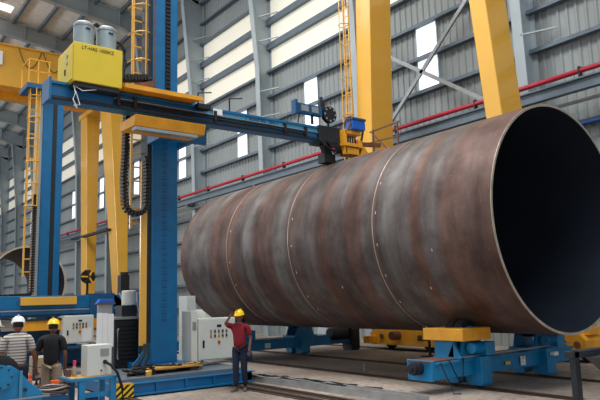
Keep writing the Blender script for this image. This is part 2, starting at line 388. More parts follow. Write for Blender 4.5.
# chalk ticks near the seams
for i, (yy, an) in enumerate([(10.35, a) for a in (3.0, 3.3, 3.6, 3.9, 2.7)]+[(13.6, a) for a in (2.9, 3.2, 3.5, 3.8, 4.0)]+[(16.85, a) for a in (2.9, 3.3, 3.6)]+[(8.8, 3.4), (9.2, 3.75), (12.0, 3.7)]):
    d = Vector((math.cos(an), 0, math.sin(an))); t = Vector((-math.sin(an), 0, math.cos(an))); c = Vector((TX, yy, TZ))+d*(TR+.004); zz = 1
    mb = MB(); mb.loft([c+t*.03-d*.002, c+t*.03+d*.002, c-t*.03+d*.002, c-t*.03-d*.002], [v+Vector((0, -.014, 0)) for v in (c+t*.03-d*.002, c+t*.03+d*.002, c-t*.03+d*.002, c-t*.03-d*.002)])
    mb.build('chalk_mark', 'paper', tube_)
# second tube in the rear
rt = thing('steel_tube', (8.9, 36, 1.2), 'distant dark steel tube behind the rear blue column, open end facing', 'steel tube')
q = shell(36, 44, 1.93, 2.0, n=96, cx=8.75, cz=3.15); q.build('shell_section', 'steel', rt, smooth=True)
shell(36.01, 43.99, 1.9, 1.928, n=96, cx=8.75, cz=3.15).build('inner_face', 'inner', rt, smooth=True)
shell(35.98, 36.0, 1.9, 2.002, n=96, cx=8.75, cz=3.15, nseg=1).build('bevelled_rim', 'rim', rt)
for yy in (38, 42):
    c = thing('tube_cradle', (8.75, yy, 0), ['low blue roller cradle under the near end of the distant dark tube', 'low blue roller cradle under the far end of the distant dark tube'][yy > 40], 'cradle', 'cradles under the distant tube')
    MB().box(7, 10.5, yy-.3, yy+.3, .1, .45).build('beam', 'blueD', c, bevel=.02)
    for sx in (-1.15, 1.15):
        MB().cyl((8.75+sx, yy-.15, .97+.0), (8.75+sx, yy+.15, .97), .29, 20).build('roller', 'rub', c, smooth=True)
        MB().prism([(8.75+sx-.35, .45), (8.75+sx+.35, .45), (8.75+sx+.12, 1.05), (8.75+sx-.12, 1.05)], 'y', yy-.25, yy-.17).build('bracket', 'blueD', c)

# ------------------------------------------------------------------ pipe rotators
def rotator(YC, label, near):
    t = thing('tube_rotator', (12.3, YC, 0), label, 'rotator', 'blue roller beds under the big tube')
    y0, y1 = YC-.32, YC+.32
    mb = MB(); mb.box(9.75, 14.75, y0, y1, .28, .6)
    mb.box(9.75, 14.75, y0-.04, y1+.04, .57, .62); mb.build('cross_beam', 'sky', t, bevel=.012)
    # end plates: chamfered nose with motor
    mb = MB(); mb.prism([(y0, .26), (y1, .26), (y1+.03, .66), (y0-.03, .66)], 'x', 9.68, 9.76); mb.build('end_plate', 'sky', t, bevel=.01)
    mo = MB().cyl((9.5, YC-.0, .5), (9.7, YC-.0, .5), .125, 20).cyl((9.44, YC, .5), (9.5, YC, .5), .11, 20).build('drive_motor', 'dark', t, smooth=True)
    MB().cyl((9.41, YC, .5), (9.44, YC, .5), .05, 12).build('shaft_cap', 'black', mo)
    MB().box(9.65, 10.5, YC-.3, YC+.3, .62, .65).build('deck_plate', 'brown', t)
    # wheel housings on the rails
    for x in (11.12, 13.5):
        for s_ in (-1, 1):
            ya, yb = (YC-.52, YC-.08) if s_ < 0 else (YC+.1, YC+.5)
            xa, xb = x-.1, x+.12
            mb = MB(); mb.prism([(ya, .66), (yb, .66), (yb, .2), (yb-.1, .07), (ya+.02, .07), (ya, .12)], 'x', xa-.06, xb+.06)
            h = mb.build('wheel_housing', 'sky', t, bevel=.01)
            MB().cyl((xa-.02, (ya+yb)/2, .155), (xb+.02, (ya+yb)/2, .155), .12, 20).build('rail_wheel', 'dark', h, smooth=True)
    # rollers
    for sx in (-1, 1):
        cx = TX+sx*1.32; cz = TZ-math.sqrt((TR+.26)**2-1.32**2)
        mb = MB(); mb.prism([(cx-.42, .62), (cx+.42, .62), (cx+.2, cz+.06), (cx+.06, cz+.13), (cx-.06, cz+.13), (cx-.2, cz+.06)], 'y', YC-.3, YC-.23)
        MB().prism([(cx-.42, .62), (cx+.42, .62), (cx+.2, cz+.06), (cx+.06, cz+.13), (cx-.06, cz+.13), (cx-.2, cz+.06)], 'y', YC+.23, YC+.3).build('roller_bracket', 'sky', t, bevel=.008)
        br = mb.build('roller_bracket', 'sky', t, bevel=.008)
        MB().box(cx-.5, cx+.5, YC-.34, YC+.34, .62, .67).build('base_plate', 'sky', t)
        for dy in (-.11, .11):
            MB().lathe((cx, YC+dy, cz), [(.05, -.1), (.24, -.1), (.258, -.085), (.258, .085), (.24, .1), (.05, .1)], 28, 'y').build('roller', 'rub', t, smooth=True)
        MB().cyl((cx, YC-.34, cz), (cx, YC+.34, cz), .05, 14).build('axle', 'grey', t, smooth=True)
        if near or sx < 0:
            gb = MB().box(cx+.12, cx+.42, YC-.56, YC-.34, .68, .95).cyl((cx-.2, YC-.46, .84), (cx+.14, YC-.46, .84), .1, 16).cyl((cx-.26, YC-.46, .84), (cx-.2, YC-.46, .84), .115, 16).build('gear_motor', 'sky', t, smooth=True, bevel=.01)
            for k in range(5): MB().cyl((cx-.16+k*.055, YC-.46, .84), (cx-.145+k*.055, YC-.46, .84), .115, 16).build('cooling_fin', 'sky', gb)
    if near:
        g = MB().box(10.38, 11.3, YC-.56, YC+.5, 1.0, 1.25).build('yellow_guard_box', 'ora', t, bevel=.015); g['label'] = 'yellow sheet metal guard box'
        for yy in (YC-.5, YC-.05, YC+.42): MB().cyl((10.42, yy, 1.25), (10.42, yy, 1.28), .015, 8).build('bolt', 'grey', g)
        mb = MB(); mb.box(10.5, 10.62, YC-.2, YC+.3, .62, 1.0); mb.prism([(10.6, .62), (11.2, .62), (11.1, 1.0), (10.7, 1.0)], 'y', YC-.1, YC+.1)
        mb.build('guard_support', 'sky', t)
        MB().prism([(YC-.4, .67), (YC-.05, .67), (YC-.2, .95)], 'x', 10.5, 10.56).build('gusset', 'sky', t)
        MB().bar((10.5, YC-.36, .67), (14.6, YC-.36, .7), .03, .03).build('handrail_pipe', 'grey', t)
        MB().box(12.0, 12.16, y0-.05, y0-.035, .4, .47).build('warning_sticker', 'yel2', t)
        lb = MB().box(12.55, 12.72, y0-.05, y0-.035, .34, .54).build('rating_plate', 'paper', t)
        MB().box(12.6, 12.68, y0-.056, y0-.05, .47, .53).build('warning_triangle', 'yel2', lb)
        MB().box(13.45, 13.62, YC-.64, YC-.53, .5, .58).build('rating_plate', 'paper', t)
        pa = [(9.9, y0-.05, .62), (9.9, y0-.1, .5), (9.95, y0-.13, .35), (10.02, y0-.16, .2), (10.02, y0-.2, .1), (10.0, y0-.24, .03), (10.15, y0-.3, .02)]
        MB().tube(pa, .012).build('hanging_cable', 'rub', t)
        pa = [(10.6+(-.45)*t, y0-.05-.08*math.sin(PI*t), .66-.42*math.sin(PI*t)) for t in [k/14 for k in range(15)]]
        MB().tube(pa, .012).build('hanging_cable', 'rub', t)
    else:
        MB().box(10.9, 11.0, YC-.55, YC-.53, .42, .5).build('warning_sticker', 'yel2', t)
        MB().box(11.9, 12.12, y0-.05, y0-.035, .34, .5).build('rating_plate', 'paper', t)
        MB().cyl((14.9, YC-.1, .62), (15.9, YC-.1, .62), .22, 18).build('idler_drum', 'dark', t, smooth=True)
        MB().box(14.7, 15.9, YC-.3, YC+.3, .28, .42).build('beam_extension', 'blueD', t)
    return t
rotator(9.05, 'bright blue roller bed with yellow guard box under the near end of the tube', True)
rotator(18.35, 'blue roller bed under the far half of the tube, behind the man in red', False)

# ------------------------------------------------------------------ gantry cranes
def leg_mb(yt0, yt1, yb0, yb1, zt, zb, x0=16.4, x1=17.55, xb=None):
    xb = xb or x1
    return MB().loft([(x0, yb0, zb), (xb, yb0, zb), (xb, yb1, zb), (x0, yb1, zb)], [(x0, yt0, zt), (x1, yt0, zt), (x1, yt1, zt), (x0, yt1, zt)])
g = thing('gantry_crane', (17, 14, 0), 'near yellow gantry crane whose two legs rise behind the big tube', 'gantry crane')
leg_mb(16.68, 17.52, 17.42, 18.22, 18.2, .95).build('leg', 'yel', g, bevel=.03)
leg_mb(12.12, 12.78, 10.85, 11.4, 18.2, .95).build('leg', 'yel', g, bevel=.03)
MB().box(4, 17.8, 13.9, 14.9, 18.2, 19.7).build('girder', 'yel', g)
MB().box(16.3, 17.7, 12.0, 17.8, 18.2, 18.6).build('top_beam', 'yel', g)
for yc, hf in ((9.95, .62), (16.2, 1.55)):
    MB().box(16.65, 17.25, min(yc-hf, 10.6), yc+hf+.7, .75, .95).build('sill_beam', 'ora', g) if yc < 12 else MB().box(16.65, 17.25, yc-hf, 18.3, .75, .95).build('sill_beam', 'ora', g)
    b = MB().prism([(yc-hf, .2), (yc+hf, .2), (yc+hf, .62), (yc+hf*.7, .8), (yc-hf*.7, .8), (yc-hf, .62)], 'x', 16.45, 17.4).build('bogie', 'ora', g, bevel=.02)
    for dy in (-hf*.6, hf*.6):
        MB().lathe((16.95, yc+dy, .24), [(.05, -.12), (.2, -.12), (.22, -.08), (.2, .08), (.05, .08)], 20, 'x').build('wheel', 'dark', b, smooth=True)
        MB().cyl((16.4, yc+dy, .5), (16.45, yc+dy, .5), .09, 14).build('axle_cap', 'rust', b)
    MB().box(16.1, 16.45, yc+hf-.3, yc+hf, .25, .5).build('buffer', 'ora', b)
    MB().cyl((16.1, yc+.1, .55), (16.45, yc+.1, .55), .15, 16).build('travel_motor', 'rust', b, smooth=True)
# ladder with cage beside leg A
def ladder(parent, x0, x1, y, z0, z1, step, cage=None, m_='yel', axis='x', cdir=-1, cr=.32):
    l = bpy.data.objects.new('ladder', None); COL.objects.link(l); l.parent = parent; LOC[l.name] = LOC[parent.name]
    P = (lambda a, d, z: (a, y+d, z)) if axis == 'x' else (lambda a, d, z: (y+d, a, z))
    mb = MB(); mb.bar(P(x0, 0, z0), P(x0, 0, z1), .05, .05).bar(P(x1, 0, z0), P(x1, 0, z1), .05, .05)
    l2 = mb.build('ladder', m_, parent)
    bpy.data.objects.remove(l)
    z = z0+.15
    while z < z1: MB().bar(P(x0, 0, z), P(x1, 0, z), .035, .035).build('rung', m_, l2); z += step
    if cage:
        mb = MB(); z = cage; c = (x0+x1)/2
        while z < z1:
            pa = [P(c+cr*math.cos(PI*k/10)*1.0, cdir*cr*1.6*math.sin(PI*k/10), z) for k in range(11)]
            mb.tube(pa, .02, 4); z += .75
        for k in (2, 5, 8): mb.tube([P(c+cr*math.cos(PI*k/10), cdir*cr*1.6*math.sin(PI*k/10), cage), P(c+cr*math.cos(PI*k/10), cdir*cr*1.6*math.sin(PI*k/10), z1)], .018, 4)
        mb.build('cage_hoops', m_, l2)
    return l2
ladder(g, 17.95, 18.25, 16.2, 1, 18, .4, cage=3, axis='y', cdir=-1, cr=.22)
# far gantry
g2 = thing('gantry_crane', (17, 48, 0), 'far yellow gantry crane with its girder crossing the upper left corner', 'gantry crane')
leg_mb(50.6, 52.2, 49.6, 50.9, 17.6, .9, 16.4, 17.5, 17.0).build('leg', 'yel', g2, bevel=.03)
leg_mb(45.4, 47.6, 42.6, 43.8, 17.6, .9, 16.4, 17.9, 16.9).build('leg', 'yel', g2, bevel=.03)
for y in (47.2, 50.2): MB().box(-14, 18.2, y, y+.9, 17.6, 20.6).build('girder', 'yel' if y < 48 else 'ora', g2)
mb = MB(); mb.box(-14, 18.2, 47.05, 48.2, 20.55, 20.65); mb.box(-14, 18.2, 47.05, 48.2, 17.5, 17.6); mb.build('girder_flange', 'ora', g2)
MB().box(16.3, 17.9, 45.4, 52.4, 17.2, 17.6).build('top_beam', 'yel', g2)
MB().box(16.6, 17.4, 42.5, 51, 1.9, 2.5).build('sill_beam', 'yel', g2)
for yc in (43, 50.2): MB().box(16.4, 17.6, yc-1.3, yc+1.3, .15, .9).build('bogie', 'ora', g2, bevel=.03)
MB().box(16.05, 16.4, 44.6, 50.4, 7.15, 7.3).build('walkway', 'dark', g2)
pl = MB().box(8.4, 9.15, 47.0, 47.04, 19.0, 20.0).build('sign_plate', 'paper', g2); pl['label'] = 'white notice board on the girder'
for x in (10.2, 11.9):
    MB().tube([(x+1.6*t, 46.98, 20.5-1.4*(1-(2*t-1)**2)) for t in [k/10 for k in range(11)]], .04, 5).build('festoon_cable', 'rust', g2)

# ------------------------------------------------------------------ energy chain helper
def chain_mb(path, w, h, link=.085, wax=Vector((0, 1, 0))):
    P = [Vector(p) for p in path]; out = MB(); L_ = [0]
    for a, b in zip(P, P[1:]): L_.append(L_[-1]+(b-a).length)
    n = int(L_[-1]/link)
    def at(s):
        for i in range(len(P)-1):
            if L_[i+1] >= s: return P[i].lerp(P[i+1], (s-L_[i])/max(1e-6, L_[i+1]-L_[i]))
        return P[-1]
    for k in range(n):
        a, b = at(k*link), at(k*link+link*.72); d = (b-a).normalized(); t = d.cross(wax).normalized()
        c = lambda p: [p+wax*i*w/2+t*j*h/2 for i, j in ((-1, -1), (1, -1), (1, 1), (-1, 1))]
        out.loft(c(a), c(b))
    out.tube(P, h*.3, 4)
    return out
# ------------------------------------------------------------------ front welding manipulator
f = thing('welding_manipulator', (6.8, 15, 0), 'tall blue column with long blue boom reaching over the big tube', 'welding machine')
mb = MB(); mb.box(5.0, 8.35, 13.2, 13.34, .03, .27); mb.box(5.0, 8.35, 16.6, 16.75, .03, .27); mb.box(5.0, 5.15, 13.2, 16.75, .03, .27); mb.box(8.2, 8.35, 13.2, 16.75, .03, .27)
mb.box(5.0, 8.35, 13.1, 13.2, .03, .07)
mb.box(5.0, 8.4, 13.16, 13.36, .255, .28)
base = mb.build('base_frame', 'blue', f, bevel=.008)
for x in (5.35, 5.9, 6.6, 7.3, 8.0): MB().box(x-.02, x+.02, 13.14, 13.2, .06, .26).build('stiffener', 'blue', base)
MB().box(5.1, 8.3, 13.36, 16.7, .27, .36).build('deck', 'girt', f)
hz = MB().box(4.95, 5.34, 13.06, 13.12, .03, .285).build('hazard_plate', 'hazard', f); hz['label'] = 'yellow and black striped corner plate'
MB().box(4.95, 5.34, 13.06, 13.3, .285, .30).build('corner_cap', 'yel', f)
for x in (5.4, 7.9):
    for y in (13.5, 16.3): MB().cyl((x-.05, y, .12), (x+.05, y, .12), .1, 16).build('rail_wheel', 'dark', f)
mb = MB(); mb.box(6.2, 7.35, 14.45, 15.6, .36, .5); mb.build('column_foot', 'blue', f, bevel=.01)
CX0, CX1, CY0, CY1 = 6.44, 7.13, 14.7, 15.3
colm = MB().box(CX0, CX1, CY0, CY1, .5, 11.6).build('column', 'blue', f, bevel=.015)
mb = MB(); mb.box(6.34, 6.44, 14.78, 15.2, .5, 11.6).build('guide_rail', 'dark', colm)
mb = MB(); mb.box(6.46, 6.5, 14.68, 14.7, 7.2, 11.6); mb.build('conduit_line', 'rust', colm)
mb = MB(); mb.box(6.77, 6.91, 14.67, 14.7, 6.2, 11.6).build('rack', 'dark', colm)
mb = MB(); z = 6.8
while z < 11.5: mb.box(6.78, 6.9, 14.64, 14.67, z, z+.05); z += .11
mb.build('rack_teeth', 'black', colm)
mb = MB(); z = 1.5
while z < 6.0: mb.box(6.70, 6.84, 14.692, 14.699, z, z+.045); mb.box(6.72, 6.84, 14.694, 14.699, z+.08, z+.1); z += .16
mb.build('column_slots', 'blueD', colm)
MB().prism([(6.0, .5), (6.44, .5), (6.44, 1.0)], 'y', 14.74, 14.8).build('gusset', 'blue', colm)
MB().box(6.07, 6.23, 14.5, 14.58, .95, 5.4).build('cable_trough', 'yel', f, bevel=.01)
ld = ladder(f, 6.08, 6.42, 15.2, 3.8, 11.6, .36, cage=7.4, cdir=-1, cr=.3)
# boom
bm = MB().box(3.6, 10.95, 13.6, 13.95, 6.33, 6.76).build('boom', 'blue', f, bevel=.012)
MB().box(3.62, 10.9, 13.55, 13.6, 6.68, 6.74).build('upper_guide_rail', 'blue', bm)
MB().box(3.62, 10.9, 13.54, 13.6, 6.35, 6.41).build('lower_guide_rail', 'dark', bm)
MB().box(7.3, 10.9, 13.575, 13.6, 6.56, 6.70).build('pale_side_panel', 'bluel', bm)
for z, r in ((6.52, .022), (6.46, .022)):
    MB().tube([(5.0, 13.53, z)]+[(5.+.6*k, 13.53, z+.008*math.sin(k*2)) for k in range(1, 10)], r, 6).build('hose', 'rub', bm)
MB().tube([(5.0, 13.53, 6.57), (10.9, 13.53, 6.55)], .012, 6).build('hose', 'grey', bm)
for x in (5.05, 5.45, 7.55, 9.7, 10.4): MB().box(x, x+.07, 13.48, 13.56, 6.4, 6.66).build('hose_clamp', 'black', bm)
bs = MB().box(3.56, 3.61, 13.5, 14.05, 6.3, 6.8).build('end_plate', 'blue', bm)
lb = MB().box(7.54, 7.8, 13.53, 13.54, 6.58, 6.73).build('label_plate', 'paper', bm)
text('lettering', 'CAWON  SH-1', .16, (8.5, 13.566, 6.57), (PI/2, 0, 0), 'inkb', bm)
for x in (7.15, 8.05):
    MB().bar((x, 13.6, 6.76), (x, 13.6, 7.08), .03, .03).bar((x, 13.6, 7.08), (x+.3, 13.45, 7.1), .025, .025).build('hook_rod', 'dark', bm)
mb = MB(); mb.tube([(4.02, 13.3, 6.62), (4.05, 13.28, 6.45), (4.0, 13.28, 6.3), (4.08, 13.28, 6.15)], .012).tube([(4.06, 13.3, 6.5), (4.15, 13.28, 6.2), (4.02, 13.28, 6.17), (4.1, 13.28, 6.12)], .012)
mb.tube([(4.02, 13.3, 6.62), (4.2, 13.28, 6.52), (4.5, 13.28, 6.6)], .01).build('rope_end', 'paper', bm)
# carriage
mb = MB(); mb.box(6.3, 7.6, 14.0, 14.12, 5.9, 6.95); mb.box(6.3, 6.42, 14.12, 14.72, 5.9, 6.95); mb.box(7.14, 7.26, 14.1, 15.2, 5.9, 6.95)
cg = mb.build('carriage', 'blue', f, bevel=.01)
up = MB().box(5.07, 7.0, 13.1, 14.1, 6.77, 6.80).build('upper_platform', 'ora', cg)
MB().box(5.07, 7.02, 13.06, 13.12, 6.70, 6.80).build('upper_platform_edge', 'ora', up)
lo = MB().prism([(13.05, 6.12), (14.0, 6.12), (14.0, 5.92), (13.15, 5.88)], 'x', 5.31, 7.08).build('lower_platform', 'ora', cg, bevel=.01)
MB().box(5.35, 6.9, 13.15, 13.35, 5.8, 5.87).build('lower_platform_rail', 'grey', lo)
MB().box(7.0, 7.35, 13.3, 13.5, 6.6, 6.72).build('lock_arm', 'black', cg)
# flux unit
fu = MB().box(3.97, 5.05, 13.2, 14.35, 6.7, 7.58).build('flux_unit', 'yel2', f, bevel=.012)
MB().box(3.95, 3.97, 13.24, 14.3, 6.74, 7.52).build('side_door', 'yel2', fu, bevel=.004)
MB().box(4.02, 5.0, 13.25, 13.58, 6.6, 6.7).build('support_frame', 'dark', fu)
text('lettering', 'LT-HAS 1000KZ', .105, (4.13, 13.193, 7.44), (PI/2, 0, 0), 'ink', fu)
for z in (7.36, 7.2): MB().cyl((3.935, 13.62, z), (3.95, 13.62, z), .05, 14).build('gauge', 'grey', fu)
MB().box(3.93, 3.95, 13.7, 13.74, 6.95, 7.08).build('door_latch', 'black', fu)
for cx in (4.3, 4.82):
    c = MB().lathe((cx, 13.62, 7.58), [(.22, 0), (.22, .56), (.215, .6), (.17, .64), (.08, .67), (.001, .675)], 28).build('flux_tank', 'tankgrey', fu, smooth=True)
    MB().lathe((cx, 13.62, 7.58), [(.226, .52), (.232, .53), (.232, .57), (.226, .58)], 28).build('tank_band', 'grey', c)
    MB().box(cx-.03, cx+.08, 13.388, 13.4, 8.0, 8.04).build('tank_label', 'dark', c)
MB().tube([(4.5, 13.6, 8.2), (4.55, 13.6, 8.26), (4.65, 13.6, 8.2)], .05, 8).build('hose_bridge', 'black', fu)
MB().tube([(5.03, 13.65, 7.95), (5.16, 13.65, 7.95), (5.26, 13.65, 7.8), (5.28, 13.65, 7.5), (5.22, 13.65, 7.1)], .04, 8).build('flux_hose', 'black', fu, smooth=True)
MB().box(4.93, 5.0, 13.5, 13.56, 7.58, 7.68).build('pressure_switch', 'red', fu)
MB().box(5.05, 5.9, 14.36, 14.64, 7.2, 7.25).build('chain_support', 'rust', f)
chain_mb([(5.05, 14.5, 7.34), (5.5, 14.5, 7.42), (6.3, 14.5, 7.56)], .3, .14).build('energy_chain', 'black', f)
MB().prism([(5.4, 6.95), (5.75, 6.95), (6.3, 7.3), (6.3, 7.46), (5.8, 7.3)], 'y', 14.36, 14.64).build('chain_guide', 'rust', f)
# hanging chain loop
pa = [(5.6, 14.3, 6.6), (5.57, 14.3, 5.5), (5.54, 14.3, 4.9), (5.56, 14.3, 4.4)]+[(5.84-.27*math.cos(a), 14.3, 4.32-.27*math.sin(a)) for a in [PI*k/10 for k in range(1, 10)]]+[(6.11, 14.3, 4.4), (6.12, 14.3, 5.0), (6.1, 14.3, 5.5)]
chain_mb(pa, .22, .12).build('energy_chain', 'black', f)
# welding head
hd = MB().box(10.9, 11.75, 13.5, 14.0, 6.28, 6.78).build('head_slide', 'dark', f, bevel=.01)
mb = MB(); mb.box(10.1, 11.0, 13.45, 13.6, 7.02, 7.3); mb.box(10.04, 10.12, 13.42, 13.62, 6.96, 7.38); mb.build('wire_feeder', 'blueD', hd, bevel=.01)
MB().box(10.25, 10.5, 13.43, 13.45, 7.08, 7.25).build('feeder_window', 'grey', hd); MB().box(10.62, 10.85, 13.43, 13.45, 7.08, 7.25).build('feeder_window', 'grey', hd)
MB().bar((10.7, 13.55, 6.78), (10.7, 13.55, 7.05), .06, .06).bar((10.2, 13.55, 6.76), (10.25, 13.55, 7.0), .03, .03).build('feeder_post', 'dark', hd)
sp = MB().lathe((11.28, 13.5, 7.12), [(.06, -.06), (.24, -.06), (.24, -.045), (.17, -.045), (.17, .045), (.24, .045), (.24, .06), (.06, .06)], 28, 'y').build('wire_spool', 'black', hd, smooth=True)
for k in range(8):
    a = k*PI/4; MB().cyl((11.28+.19*math.cos(a), 13.425, 7.12+.19*math.sin(a)), (11.28+.19*math.cos(a), 13.44, 7.12+.19*math.sin(a)), .03, 8).build('spool_hole', 'grey', sp)
MB().box(10.98, 11.15, 13.5, 13.62, 7.2, 7.5).cyl((11.05, 13.55, 7.5), (11.05, 13.55, 7.62), .05, 10).build('feeder_motor', 'dark', hd)
MB().bar((11.28, 13.55, 6.78), (11.28, 13.55, 7.0), .05, .05).build('spool_post', 'dark', hd)
mb = MB(); mb.box(11.62, 12.32, 13.25, 13.7, 6.22, 6.32); mb.box(11.7, 12.3, 13.3, 13.7, 6.6, 6.7); mb.box(11.66, 11.76, 13.3, 13.65, 5.98, 6.72); mb.prism([(12.2, 5.95), (12.7, 5.95), (12.3, 6.45), (12.2, 6.45)], 'y', 13.3, 13.4)
mb.prism([(11.7, 6.0), (12.25, 6.0), (12.32, 6.2), (11.7, 6.2)], 'y', 13.3, 13.7)
MBy = mb.build('yellow_cross_slide', 'ora', hd, bevel=.01)
bx = MB().box(11.92, 12.4, 13.2, 13.5, 6.74, 7.02).build('operator_box', 'cyan', hd, bevel=.01); bx['label'] = 'bright blue control box'
MB().box(11.9, 12.42, 13.18, 13.52, 7.02, 7.08).build('box_lid', 'inkb', bx)
for k in range(5): MB().cyl((11.84+.09*k, 13.45, 6.3), (11.84+.09*k, 13.45, 6.58), .025, 8).build('gas_tube', 'dark', hd)
MB().cyl((11.2, 13.75, 6.28), (11.35, 13.75, 5.85), .1, 12, .05).build('torch_body', 'dark', hd); MB().cyl((11.35, 13.75, 5.85), (11.4, 13.75, 5.76), .03, 10, .012).build('torch_nozzle', 'rust', hd)
MB().box(11.15, 11.55, 13.6, 13.9, 5.75, 6.0).prism([(11.2, 6.0), (11.5, 6.0), (11.4, 6.3), (11.3, 6.3)], 'y', 13.65, 13.85).build('flux_catcher', 'black', hd)
rnd = random.Random(3)
for k in range(7):
    x0 = 10.9+.12*k; pa = [(x0, 13.5, 6.35), (x0+.1+rnd.random()*.1, 13.4, 6.12+rnd.random()*.1), (11.25+rnd.random()*.5, 13.42, 5.98), (11.35+rnd.random()*.4, 13.5, 6.25+rnd.random()*.3)]
    MB().tube(pa, .018, 5).build('loose_cable', 'rub', hd)
MB().tube([(11.8, 13.3, 6.7), (11.95, 13.3, 7.0), (12.0, 13.35, 7.15), (11.85, 13.4, 7.1), (11.75, 13.4, 6.9)], .03, 6).build('brown_hose', 'rust', hd)
MB().bar((12.4, 13.4, 6.45), (12.5, 13.4, 6.85), .05, .05).bar((12.35, 13.35, 6.35), (13.1, 13.35, 6.42), .1, .12).build('seam_tracker', 'rust', hd)

# smoke-brown railing beyond the tube top
r_ = thing('guard_railing', (14, 13.8, 5.2), 'rusty brown guard railing standing on top of the tube beside the welding head', 'railing')
pts_ = [(14.0, 14.55, 0), (14.0, 13.45, 0)]
for (x, y, _) in pts_: MB().bar((x, y, TZ+math.sqrt(TR*TR-(x-TX)**2)), (x, y, 7.32), .045, .045).build('post', 'brown', r_)
MB().bar((14, 14.7, 7.25), (14, 13.35, 7.3), .04, .04).build('top_rail', 'brown', r_)
MB().bar((14, 14.7, 6.9), (14, 13.35, 6.85), .035, .035).build('mid_rail', 'brown', r_)
MB().bar((14, 14.6, 7.2), (14, 13.9, 6.5), .035, .035).build('diagonal', 'brown', r_)
MB().bar((14, 14.2, 6.4), (14, 13.35, 6.35), .035, .035).build('toe_rail', 'brown', r_)

# things on the front platform
def cabinet(name, x0, x1, y0, y1, z0, z1, label, group=None, panel=True, notice=False, fz=.06):
    t = thing(name, ((x0+x1)/2, (y0+y1)/2, z0), label, 'cabinet', group)
    b = MB().box(x0, x1, y0, y1, z0, z1).build('body', 'white', t, bevel=.01)
    w = x1-x0; h = z1-z0
    MB().box(x0+.03, x1-.02, y0-.015, y0, z0+.03, z1-.03).build('door', 'white', t, bevel=.004)
    if panel:
        dsp = MB().box(x0+w*.48, x0+w*.6, y0-.025, y0-.015, z1-h*.22, z1-h*.16).build('display', 'black', t)
        cols = ['orange', 'black', 'green', 'black', 'red', 'orange', 'black', 'orange', 'black', 'black']
        for k in range(10):
            cx = x0+w*(.32+.105*(k % 5)); cz = z1-h*(.32 if k < 5 else .43)
            bn = MB().cyl((cx, y0-.04, cz), (cx, y0-.015, cz), .022, 12).build('button', cols[k], t)
            MB().box(cx-.03, cx+.03, y0-.017, y0-.0145, cz-.045, cz+.05).build('button_plate', 'yel2' if k == 7 else 'grey', bn)
        kb = MB().cyl((x0+w*.53, y0-.05, z1-h*.58), (x0+w*.53, y0-.015, z1-h*.58), .03, 12).build('main_switch', 'red', t)
        MB().box(x0+w*.53-.045, x0+w*.53+.045, y0-.018, y0-.0145, z1-h*.58-.045, z1-h*.58+.045).build('switch_plate', 'yel2', kb)
    MB().box(x0+.1, x0+.15, y0-.03, y0-.015, z0+h*.3, z0+h*.48).build('door_latch', 'black', t)
    if notice: MB().box(x0+w*.62, x1-.08, y0-.02, y0-.015, z0+.06, z0+h*.55).build('notice_sheet', 'paper', t)
    for x in (x0+.04, x1-.1):
        MB().box(x, x+.06, y0+.02, y0+.1, z0-fz, z0).build('foot', 'grey', t)
    return t
cabinet('control_cabinet', 7.56, 8.62, 14.4, 14.85, .49, 1.52, 'white control cabinet with coloured buttons beside the man in red shirt', fz=.13)
v = thing('vent_cabinet', (7.5, 14.9, .36), 'narrow white cabinet with a vent, left of the big white control cabinet', 'cabinet')
MB().box(7.37, 7.54, 14.42, 14.95, .42, 1.72).build('body', 'white', v, bevel=.01)
MB().box(7.40, 7.5, 14.41, 14.42, 1.25, 1.45).build('vent', 'grey', v)
MB().box(7.39, 7.52, 14.45, 14.9, .36, .42).build('plinth', 'grey', v)
v = thing('tall_cabinet', (7.8, 15.8, .36), 'tall plain white cabinet standing behind the control cabinet', 'cabinet')
MB().box(7.85, 8.1, 15.6, 16.1, .36, 2.1).build('body', 'white', v, bevel=.01); MB().box(7.87, 8.08, 15.585, 15.6, .42, 2.05).build('door', 'white', v)
v = thing('power_source', (6.2, 15.9, .36), 'black louvred welding power source left of the blue column', 'power source')
MB().box(5.86, 6.5, 15.6, 16.3, .42, 1.56).build('body', 'dark', v, bevel=.015)
mb = MB()
for k in range(10): mb.box(5.93, 6.44, 15.57, 15.6, .5+.1*k, .555+.1*k)
mb.build('louvres', 'black', v)
MB().tube([(5.93, 15.5, .6), (5.9, 15.48, .62), (5.9, 15.48, 1.3), (5.93, 15.5, 1.34)], .018).build('handle', 'grey', v)
MB().box(5.83, 6.52, 15.55, 16.35, 1.56, 1.62).build('top_tray', 'grey', v)
for x in (5.92, 6.42):
    MB().box(x-.04, x+.04, 15.7, 16.2, .36, .42).build('foot', 'black', v)
v = tag(MB().lathe((6.36, 15.95, 1.9), [(.17, 0), (.18, .01), (.18, .36), (.16, .38), (.001, .38)], 20).build('carton', 'white', bevel=.01), 'white round wire drum on the grey crate above the black power source', 'drum')
tag(MB().box(6.1, 6.5, 15.75, 16.2, 1.62, 1.9).build('gear_crate', 'dark', bevel=.01), 'dark grey crate on top of the black louvred power source', 'crate')
v = thing('document_stand', (5.4, 15.1, .36), 'grey stand hung with white paper sheets between table and black power source', 'stand')
MB().box(5.24, 5.58, 15.0, 15.1, 1.62, 1.95).build('steel_box', 'grey', v, bevel=.01)
for x in (5.25, 5.57): MB().bar((x, 15.05, .36), (x, 15.05, 1.6), .03, .03).build('leg', 'dark', v)
MB().box(5.20, 5.325, 14.96, 14.985, .95, 1.75).build('paper_sheet', 'paper', v); MB().box(5.33, 5.455, 14.96, 14.985, .92, 1.74).build('paper_sheet', 'paper', v); MB().box(5.46, 5.6, 14.96, 14.985, .95, 1.72).build('paper_sheet', 'paper', v)
MB().box(5.2, 5.64, 14.94, 15.2, 1.95, 1.98).build('top_shelf', 'rust', v)
MB().box(5.42, 5.5, 14.99, 15.02, .5, .92).build('paper_sheet', 'paper', v)
